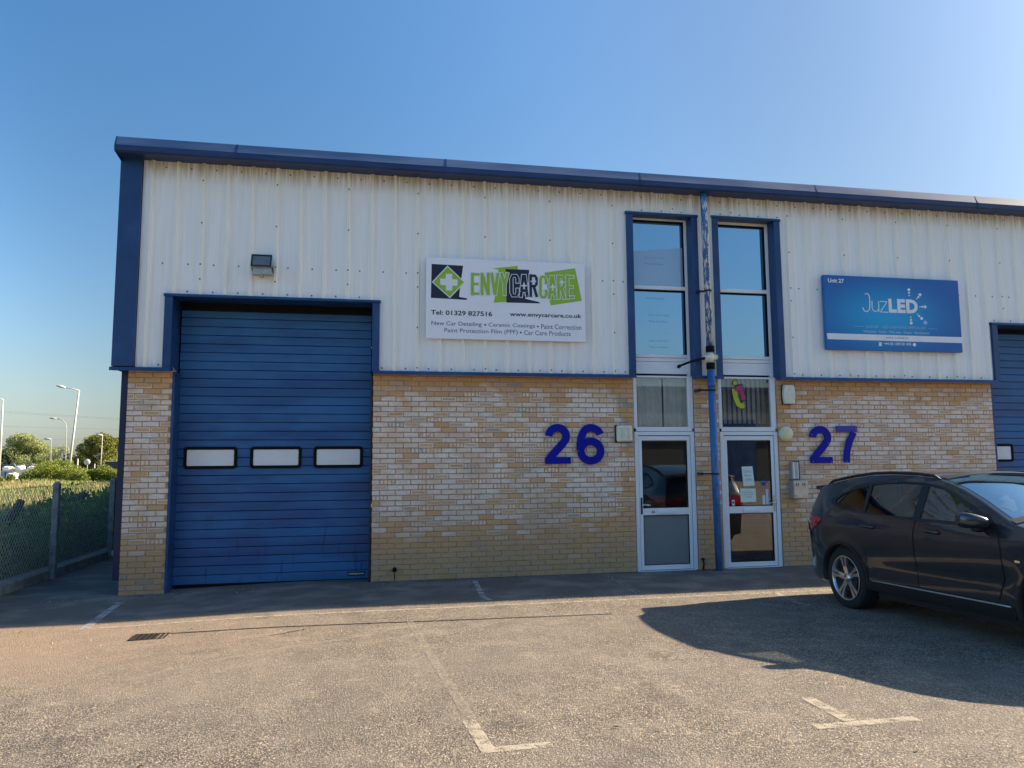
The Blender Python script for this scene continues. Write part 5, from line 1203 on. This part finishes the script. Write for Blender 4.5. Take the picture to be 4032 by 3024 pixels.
def wire(a, b, r=.0027):
    d = (Vector(b)-Vector(a)).normalized(); n1 = Vector((1, 0, 0)); n2 = d.cross(n1); o = len(vs)
    for p_ in (a, b):
        for k in range(3): t_ = 2*pi*k/3; vs.append(tuple(Vector(p_)+(n1*cos(t_)+n2*sin(t_))*r))
    for k in range(3): fs.append((o+k, o+(k+1) % 3, o+3+(k+1) % 3, o+3+k))
y = y0-H*.75
while y < y1:
    for dr in (1, -1):
        a = y if dr == 1 else y+H*.75; b = y+H*.75 if dr == 1 else y
        za, zb_ = zlo, zhi; ya, yb_ = a, b
        lo, hi = max(min(ya, yb_), y0), min(max(ya, yb_), y1)
        if hi-lo > .02:
            f_ = lambda q: za+(zb_-za)*(q-ya)/(yb_-ya)
            wire((fx(lo)-.002*dr, lo, f_(lo)), (fx(hi)-.002*dr, hi, f_(hi)))
    y += pit
mb.add(vs, fs); FE.part('wire_mesh', mb, 'galvanised', kind='stuff', recalc=False)

def leaf_quads(P, size, flat=.5, jitter=.4):
    """small bent leaf faces at points P (n,3)"""
    n = len(P); d = rng.normal(size=(n, 3)); d[:, 2] *= flat; d /= np.linalg.norm(d, axis=1)[:, None]
    u = rng.normal(size=(n, 3)); u -= (u*d).sum(1)[:, None]*d; u /= np.linalg.norm(u, axis=1)[:, None]; w = np.cross(d, u)
    s = (size*(1+jitter*rng.uniform(-1, 1, n)))[:, None]
    V = np.stack([P-u*s*.5, P-w*s*.28+d*s*.05, P+u*s*.5, P+w*s*.28+d*s*.05], 1).reshape(-1, 3)
    return V, np.arange(n*4).reshape(-1, 4)
def raw_obj(name, V, F, m, **k):
    me = bpy.data.meshes.new(name); me.vertices.add(len(V)); me.vertices.foreach_set('co', V.astype(np.float32).ravel())
    n = F.shape[1]; me.loops.add(F.size); me.loops.foreach_set('vertex_index', F.astype(np.int32).ravel()); me.polygons.add(len(F)); me.polygons.foreach_set('loop_start', np.arange(0, F.size, n, dtype=np.int32))
    try: me.polygons.foreach_set('loop_total', np.full(len(F), n, dtype=np.int32))
    except Exception: pass
    me.materials.append(MAT[m]); me.update(calc_edges=True); o = bpy.data.objects.new(name, me); COL.objects.link(o)
    for a, b in k.items(): o[a] = b
    return o
def top_h(x, y):
    t = np.clip((y-4.5)/4.5, 0, 1); rt = np.clip((x+4.0)/1.0, 0, 1); base = (.72+.42*t*t)*rt+(.62*(1-t)+.16*t)*(1-rt)+.13*np.sin(x*2.1+y*1.3)+.15*np.sin(y*2.7+x)+.09*np.sin(y*6.1-x*3)+.05*np.sin(y*13+x*9)
    edge = np.clip((-1.62-x)/.5, 0, 1)**.5; far = np.clip((x+6.0)/2.0, 0, 1)**.5
    return base*(.45+.55*edge)*far
n = 90000; X = rng.uniform(-6.0, -1.70, n); Yp = rng.uniform(-3.5, 12.5, n); hh = top_h(X, Yp); Z = hh*(1-rng.uniform(0, 1, n)**2.2*.9)+rng.normal(0, .045, n)+np.where(rng.uniform(0, 1, n) < .06, rng.exponential(.09, n), 0)
V, F = leaf_quads(np.stack([X, Yp, Z-.05], 1), .095); raw_obj('bramble_thicket', V, F, 'leaf_bramble', kind='stuff')
# dark stems and earth under the thicket
mb = MB()
for i in range(260):
    x = random.uniform(-5.5, -1.8); y = random.uniform(-3, 12); h = float(top_h(x, y))*.8; dx, dy = random.uniform(-.4, .4), random.uniform(-.4, .4)
    mb.tube([(x, y, -.1), (x+dx*.4, y+dy*.4, h*.7), (x+dx, y+dy, h)], [.006, .005, .003], 4)
single('bramble_stems', mb, 'bark', kind='stuff', recalc=False)
for (a, b, lab) in (((-3.22, 3.2, -.1), (-2.56, 3.2, 1.07), 'nearer leaning old timber post sticking out of the brambles'), ((-3.22, 6.0, -.1), (-2.57, 6.0, 1.07), 'farther leaning old timber post sticking out of the brambles')):
    mb = MB(); A, B2 = Vector(a), Vector(b); ps = [A+(B2-A)*i/6+Vector((random.uniform(-.012, .012), 0, random.uniform(-.01, .01))) for i in range(7)]
    mb.tube(ps, [.082, .080, .076, .080, .072, .076, .062], 7, smooth=False); single('fence_post', mb, 'old_wood', lab, 'post', group='leaning old posts in the brambles', org=a)

# rough grass field: tufts of blades in the wedge one sees between fence and shrubs
n = 42000
D = 12+38*rng.uniform(0, 1, n)**.8; ang = rng.uniform(-.52, -.24, n)
Xg = 3.26+np.tan(ang)*(D+10.7)*1.0; Yg = D; ok = Xg < -4.4; Xg, Yg = Xg[ok], Yg[ok]; n = len(Xg)
hgt = rng.uniform(.12, .38, n)*(1+.5*np.sin(Xg*.7)*np.sin(Yg*.5)); wd = .010+.0012*Yg; a = rng.uniform(0, pi, n); lx, ly = rng.normal(0, .12, n), rng.normal(0, .12, n)
P0 = np.stack([Xg-np.cos(a)*wd, Yg-np.sin(a)*wd, np.full(n, -.1)], 1); P1 = np.stack([Xg+np.cos(a)*wd, Yg+np.sin(a)*wd, np.full(n, -.1)], 1); P2 = np.stack([Xg+lx, Yg+ly, hgt], 1)
raw_obj('rough_grass', np.stack([P0, P1, P2], 1).reshape(-1, 3), np.arange(n*3).reshape(-1, 3), 'grass_blade', kind='stuff')

def clump_points(clumps, n):
    """clumps: (x,y,z,rx,ry,rz); points near the shell of each"""
    c = np.array(clumps); vol = (c[:, 3]*c[:, 5])**1.0; k = rng.choice(len(c), n, p=vol/vol.sum()); d = rng.normal(size=(n, 3)); d /= np.linalg.norm(d, axis=1)[:, None]
    r = rng.uniform(.35, 1.08, n)**.6; return c[k, :3]+d*c[k, 3:6]*r[:, None]
def tree(name, label, cat, base, h, w, m, n=5000, size=.3, nc=26, trunk=.12, low=.15, group=None, shape=1.0):
    th = Thing(name, label, cat, base, group); bx_, by, bz = base
    mb = MB(); mb.tube([(bx_, by, bz-.1), (bx_+w*.02, by, bz+h*.35), (bx_-w*.02, by, bz+h*.75)], [trunk, trunk*.7, trunk*.25], 8)
    for i in range(7):
        t0 = random.uniform(.2, .6); an = random.uniform(0, 2*pi); mb.tube([(bx_, by, bz+h*t0), (bx_+cos(an)*w*.22, by+sin(an)*w*.22, bz+h*(t0+.15)), (bx_+cos(an)*w*.38, by+sin(an)*w*.38, bz+h*(t0+.25))], [trunk*.4, trunk*.25, trunk*.08], 5)
    th.part('trunk', mb, 'bark', recalc=False)
    cl = []
    for i in range(nc):
        f = random.uniform(low, 1); rad = w*.5*math.sqrt(max(.06, 1-((f-.42)/.62)**2))**shape; an = random.uniform(0, 2*pi); q = random.uniform(.35, .85)
        s_ = w*random.uniform(.09, .18); cl.append((bx_+cos(an)*rad*q, by+sin(an)*rad*q*.8, bz+h*f*.92, s_, s_, s_*.75))
    V, F = leaf_quads(clump_points(cl, n), size); V -= np.array(base)
    o = raw_obj('crown', V, F, m); o.parent = th.o; return th
def shrub(label, base, w, h, dpt, m, n, size, nc=14, name='shrub', group='shrubs across the field'):
    cl = []
    for i in range(nc):
        x = base[0]+random.uniform(-.5, .5)*w; e = math.sqrt(max(.05, 1-((x-base[0])/(w*.52))**2)); s_ = h*random.uniform(.22, .38)
        cl.append((x, base[1]+random.uniform(-.5, .5)*dpt, base[2]+random.uniform(.1, .80)*h*e, s_*1.3, s_, s_))
    V, F = leaf_quads(clump_points(cl, n), size); V -= np.array(base); o = raw_obj(name, V, F, m, label=label, category='shrub', group=group); o.location = base; return o
shrub('widest sunlit shrub in the middle of the row across the field', (-19.6, 50, -.1), 4.6, 1.85, 2.5, 'leaf_bush', 24000, .11, 34)
shrub('low bright green shrub nearest the corner of the building', (-16.6, 49, -.1), 3.6, 1.35, 2, 'leaf_bush', 16000, .11, 24)
shrub('darker low shrub at the left end of the row below the white bags', (-22.2, 48.5, -.1), 2.8, .85, 1.5, 'leaf_bush', 9000, .10, 16)
shrub('tall dark shrub crest behind the leaning lamp post base', (-20.8, 52, -.1), 2.6, 2.05, 1.5, 'leaf_bush', 9000, .11, 16)
tree('tree', 'dark golden conifer-like tree beyond the field beside the building corner', 'tree', (-32.0, 95, 0), 5.15, 6.6, 'leaf_gold', 26000, .19, 60, .16, .05)
tree('tree', 'dark green tree just showing behind the golden one at the building corner', 'tree', (-30.4, 104, 0), 5.0, 3.6, 'leaf_dark', 6000, .19, 16, .15)
tree('tree', 'broad pale green tree beyond the white bags at the left', 'tree', (-40.8, 95, 0), 5.1, 7.0, 'leaf_light', 24000, .19, 54, .15, .05)
tree('tree', 'low darker green tree at the far left edge beneath the pale one', 'tree', (-43.2, 93, 0), 2.9, 3.6, 'leaf_dark', 7000, .18, 18, .12, .05)
tree('tree', 'faint hazy tree between the curved lamp and the leaning lamp', 'tree', (-49.6, 130, 0), 4.4, 5.2, 'leaf_pale', 7000, .20, 24, .12, .1)
tree('tree', 'narrow green tree cut by the left edge behind the white pole', 'tree', (-46.6, 97, 0), 4.0, 3.0, 'leaf_light', 6000, .19, 14, .12, .1)

# lamp posts
def lamp(label, base, topp, head, r0, r1, m='lamp_white', bend=None, hl=.5, group='street lamps'):
    th = Thing('street_lamp', label, 'street lamp', base, group)
    mb = MB(); mb.tube([base, topp] if not bend else [base]+bend, [r0, r1] if not bend else [r0]+[r1]*len(bend), 10); th.part('pole', mb, m)
    e = topp if not bend else bend[-1]
    if not bend: mb = MB(); mb.tube([e, tuple((Vector(e)+Vector(head))/2+Vector((0, 0, .03))), head], [r1*.8, r1*.6, r1*.6], 8); th.part('arm', mb, m)
    d = (Vector(head)-Vector(e)).normalized() if not bend else (Vector(head)-Vector(e)).normalized(); c = Vector(head); mb = MB()
    bm = bmesh.new(); bmesh.ops.create_icosphere(bm, subdivisions=2, radius=1)
    rot_ = d.to_track_quat('X', 'Z').to_matrix()
    for v in bm.verts: v.co = c+rot_ @ Vector((v.co.x*hl*.5, v.co.y*hl*.28, v.co.z*hl*.17*(1 if v.co.z > 0 else .7)))
    mb.bm(bm, smooth=True); th.part('lamp_head', mb, m); return th
lamp('tall white street lamp leaning to the right beyond the field', (-19.95, 52, -.1), (-19.44, 52, 7.22), (-20.75, 52, 7.50), 0.105, .055, 'lamp_white', hl=.75)
lamp('white lamp pole cut off by the left edge of the photo', (-24.72, 52, -.1), (-24.78, 52, 6.47), (-26.0, 52, 6.6), .08, .05, 'lamp_white')
lamp('slender grey lamp with a curved swan neck arm', (-26.84, 70, -.1), None, (-28.2, 70, 5.95), .07, .04, 'lamp_grey', [(-26.90, 70, 3.5), (-26.93, 70, 4.9), (-27.05, 70, 5.45), (-27.40, 70, 5.82), (-27.85, 70, 5.93)], hl=.7)
lamp('short distant lamp with a flat head above the pale tree', (-36.0, 90, -.1), (-36.06, 90, 4.41), (-36.5, 90, 4.43), .045, .03, 'lamp_grey', hl=.9)
lamp('white distant lamp in front of the golden tree', (-29.6, 88, -.1), (-29.55, 88, 4.80), (-29.85, 88, 4.86), .05, .035, 'lamp_white', hl=.8)
# road sign and small posts
t = Thing('road_sign', 'round road sign seen from behind in front of the dark tree', 'sign', (-21.35, 60, -.1))
mb = MB(); mb.tube([(-21.35, 60, -.1), (-21.35, 60, 1.8)], .03, 8); t.part('pole', mb, 'lamp_grey')
mb = MB(); mb.lathe([(-.02, 0), (-.02, .27), (.0, .27), (.0, 0)], (-21.37, 59.95, 1.6), 'y', 24); t.part('disc', mb, 'lamp_white')
for x, y, h, r, lab in ((-15.55, 49.5, 1.5, .05, 'short white post standing among the shrubs nearest the building'), (-20.1, 58, 1.45, .05, 'short grey post right of the round road sign'), (-23.6, 64, 1.9, .07, 'short white bollard post left of the round road sign')):
    mb = MB(); mb.tube([(x, y, -.1), (x+.02, y, h)], [r, r*.8], 8); single('marker_post', mb, 'lamp_white', lab, 'post', org=(x, y, -.1))
# storage yard with white bulk bags
t = Thing('yard_wall', 'low grey wall with a blue stripe below the white bags at the far left', 'wall', (-27, 56.4, -.1))
mb = MB(); mb.box(-29.5, -24.4, 56.3, 56.6, -.1, .93, b=.02); t.part('panel', mb, 'grey_wall'); mb = MB(); mb.box(-26.22, -26.14, 56.27, 56.295, .2, .86); t.part('stripe', mb, 'sticker_blue')
def bag(c, w, h, lab):
    bm = bmesh.new(); bmesh.ops.create_icosphere(bm, subdivisions=3, radius=1)
    for v in bm.verts:
        k = 1+.10*sin(v.co.x*7+c[0]*3)*cos(v.co.z*6); p_ = [math.copysign(abs(q)**.7, q) for q in v.co]; v.co = (c[0]+p_[0]*w/2*k, c[1]+p_[1]*w/2*k, c[2]+p_[2]*h/2*k)
    mb = MB(); mb.bm(bm, smooth=True); single('bulk_bag', mb, 'white_bag', lab, 'bag', group='white bulk bags in the yard', org=(c[0], c[1], c[2]-h/2))
bag((-26.30, 57.0, 1.10), .75, .42, 'white bulk bag at the very left edge on the grey wall')
bag((-25.42, 57.0, 1.12), .72, .46, 'second white bulk bag from the left above the grey wall')
bag((-24.55, 57.0, 1.02), .62, .55, 'white bulk bag between the two tallest fence posts of the yard')
bag((-23.85, 57.0, 1.05), .55, .42, 'rightmost white bulk bag beside the shrubs')
bag((-25.50, 55.9, .48), .80, .60, 'lowest white bulk bag standing in front of the grey wall')
t = Thing('yard_fence', 'wire fence with cranked concrete posts behind the white bags', 'fence', (-25, 57.8, -.1))
for x in (-26.1, -25.4, -24.75, -24.0, -23.3):
    mb = MB(); mb.tube([(x, 57.8, -.1), (x, 57.8, 1.25), (x-.12, 57.8, 1.50)], [.05, .045, .035], 6); t.part('post', mb, 'post_concrete')
for z in (.7, 1.0, 1.3, 1.42):
    mb = MB(); mb.tube([(-28, 57.8, z), (-23, 57.8, z)], .008, 4); t.part('line_wire', mb, 'galvanised')
t = Thing('container', 'dark navy container with a pale roof at the building corner', 'container', (-24.1, 76.5, -.1))
mb = MB(); mb.box(-25.0, -20.5, 75.5, 78, -.1, 1.58, b=.02); t.part('shell', mb, 'container_navy'); mb = MB(); mb.box(-25.02, -20.48, 75.45, 78.05, 1.585, 1.66, b=.02); t.part('roof', mb, 'container_roof')
for k in range(12): mb = MB(); x = -24.9+k*.37; mb.box(x, x+.12, 75.47, 75.498, 0, 1.5); t.part('wall_rib', mb, 'container_navy')
for x, lab in ((-89.4, 'left one of two pale tower blocks on the horizon'), (-86.7, 'right one of two pale tower blocks on the horizon')):
    t = Thing('tower_block', lab, 'building', (x, 200, 0), 'tower blocks on the horizon'); hgt_ = 5.9
    mb = MB(); mb.box(x-.6, x+.6, 200, 201.2, -.1, hgt_); t.part('wall', mb, 'tower_white'); mb = MB(); mb.box(x-.95, x-.605, 199.98, 201.2, -.1, hgt_-.3); t.part('stair_tower', mb, 'tower_brown')
    for k in range(6): mb = MB(); mb.box(x-.45, x+.45, 199.95, 199.99, 2.6+k*.5, 2.75+k*.5); t.part('window_band', mb, 'container_roof')
# overhead lines
for zL, zR, lab in ((9.95, 8.75, 'topmost overhead power line crossing the sky behind the lamps'), (9.70, 8.60, 'overhead power line just below the topmost one'), (7.49, 6.96, 'middle overhead power line above the pale tree'), (5.46, 5.2, 'lowest overhead power line just above the trees')):
    mb = MB(); xa, xb = -75.0, -20.0; sl_ = (zR-zL)/(18.1)
    mb.tube([(xa+(xb-xa)*i/10, 120, zL+sl_*(xa+(xb-xa)*i/10+55.5)-.2*sin(pi*i/10)) for i in range(11)], .016, 4); single('power_line', mb, 'lamp_grey', lab, 'cable', group='overhead power lines', org=(-48, 120, zL))

# ------------------------------------------------------------------ units across the yard, behind the photographer
t = Thing('opposite_units', 'long low brick and cladding building across the yard behind the viewer', 'building', (5, -30, 0))
mb = MB(); mb.box(-25, 40, -45, -30, 0, 2.6); t.part('brick_base', mb, 'opp_wall'); mb = MB(); mb.box(-25.05, 40.05, -45, -29.9, 2.605, 5.6); t.part('cladding', mb, 'opp_clad'); mb = MB(); mb.box(-25.2, 40.2, -45, -29.6, 5.605, 5.85); t.part('gutter', mb, 'blue_gutter')
for k in range(7):
    x = -20+k*8.6; mb = MB(); mb.box(x, x+3, -29.88, -29.80, 0, 3.9); t.part('roller_door', mb, 'blue_trim')

# small things lying about
bm = bmesh.new(); bmesh.ops.create_icosphere(bm, subdivisions=3, radius=.085)
for v in bm.verts: v.co = (-1.30+v.co.x, 4.0+v.co.y, .035+v.co.z)
mb = MB(); mb.bm(bm, smooth=True); single('round_lump', mb, 'cream_plastic', 'small white rounded lump lying by the kerb near the corner of the end wall', 'debris', org=(-1.30, 4.0, -.05))
mb = MB()
for i in range(420):
    x = random.uniform(-1.2, 9.5); y = random.choice([random.uniform(-9.5, -.1), random.uniform(-.35, -.03), random.uniform(-3.0, -2.5)]); r = random.choice([.004, .005, .007, .009, .012]); z = gz(x, y); a = random.uniform(0, 6.28)
    pts = [(x+r*cos(a+k*pi/2)*random.uniform(.7, 1.2), y+r*sin(a+k*pi/2)*random.uniform(.7, 1.2), z) for k in range(4)]
    mb.add(pts+[(x, y, z+r*.9)], [(0, 1, 4), (1, 2, 4), (2, 3, 4), (3, 0, 4)])
single('loose_grit', mb, 'concrete', kind='stuff', recalc=False)
mb = MB()
for i in range(60):
    x = random.uniform(-1.3, 9.0); y = random.choice([random.uniform(-8.5, -.1), random.uniform(-.25, -.04)]); r = random.uniform(.012, .028); z = gz(x, y)+.006; a = random.uniform(0, 6.28)
    mb.add([(x+r*cos(a), y+r*sin(a), z), (x-r*.4*sin(a), y+r*.4*cos(a), z+.006), (x-r*cos(a), y-r*sin(a), z+.002), (x+r*.4*sin(a), y-r*.4*cos(a), z+.004)], [(0, 1, 2, 3)])
single('fallen_leaves', mb, 'iron', kind='stuff', recalc=False)
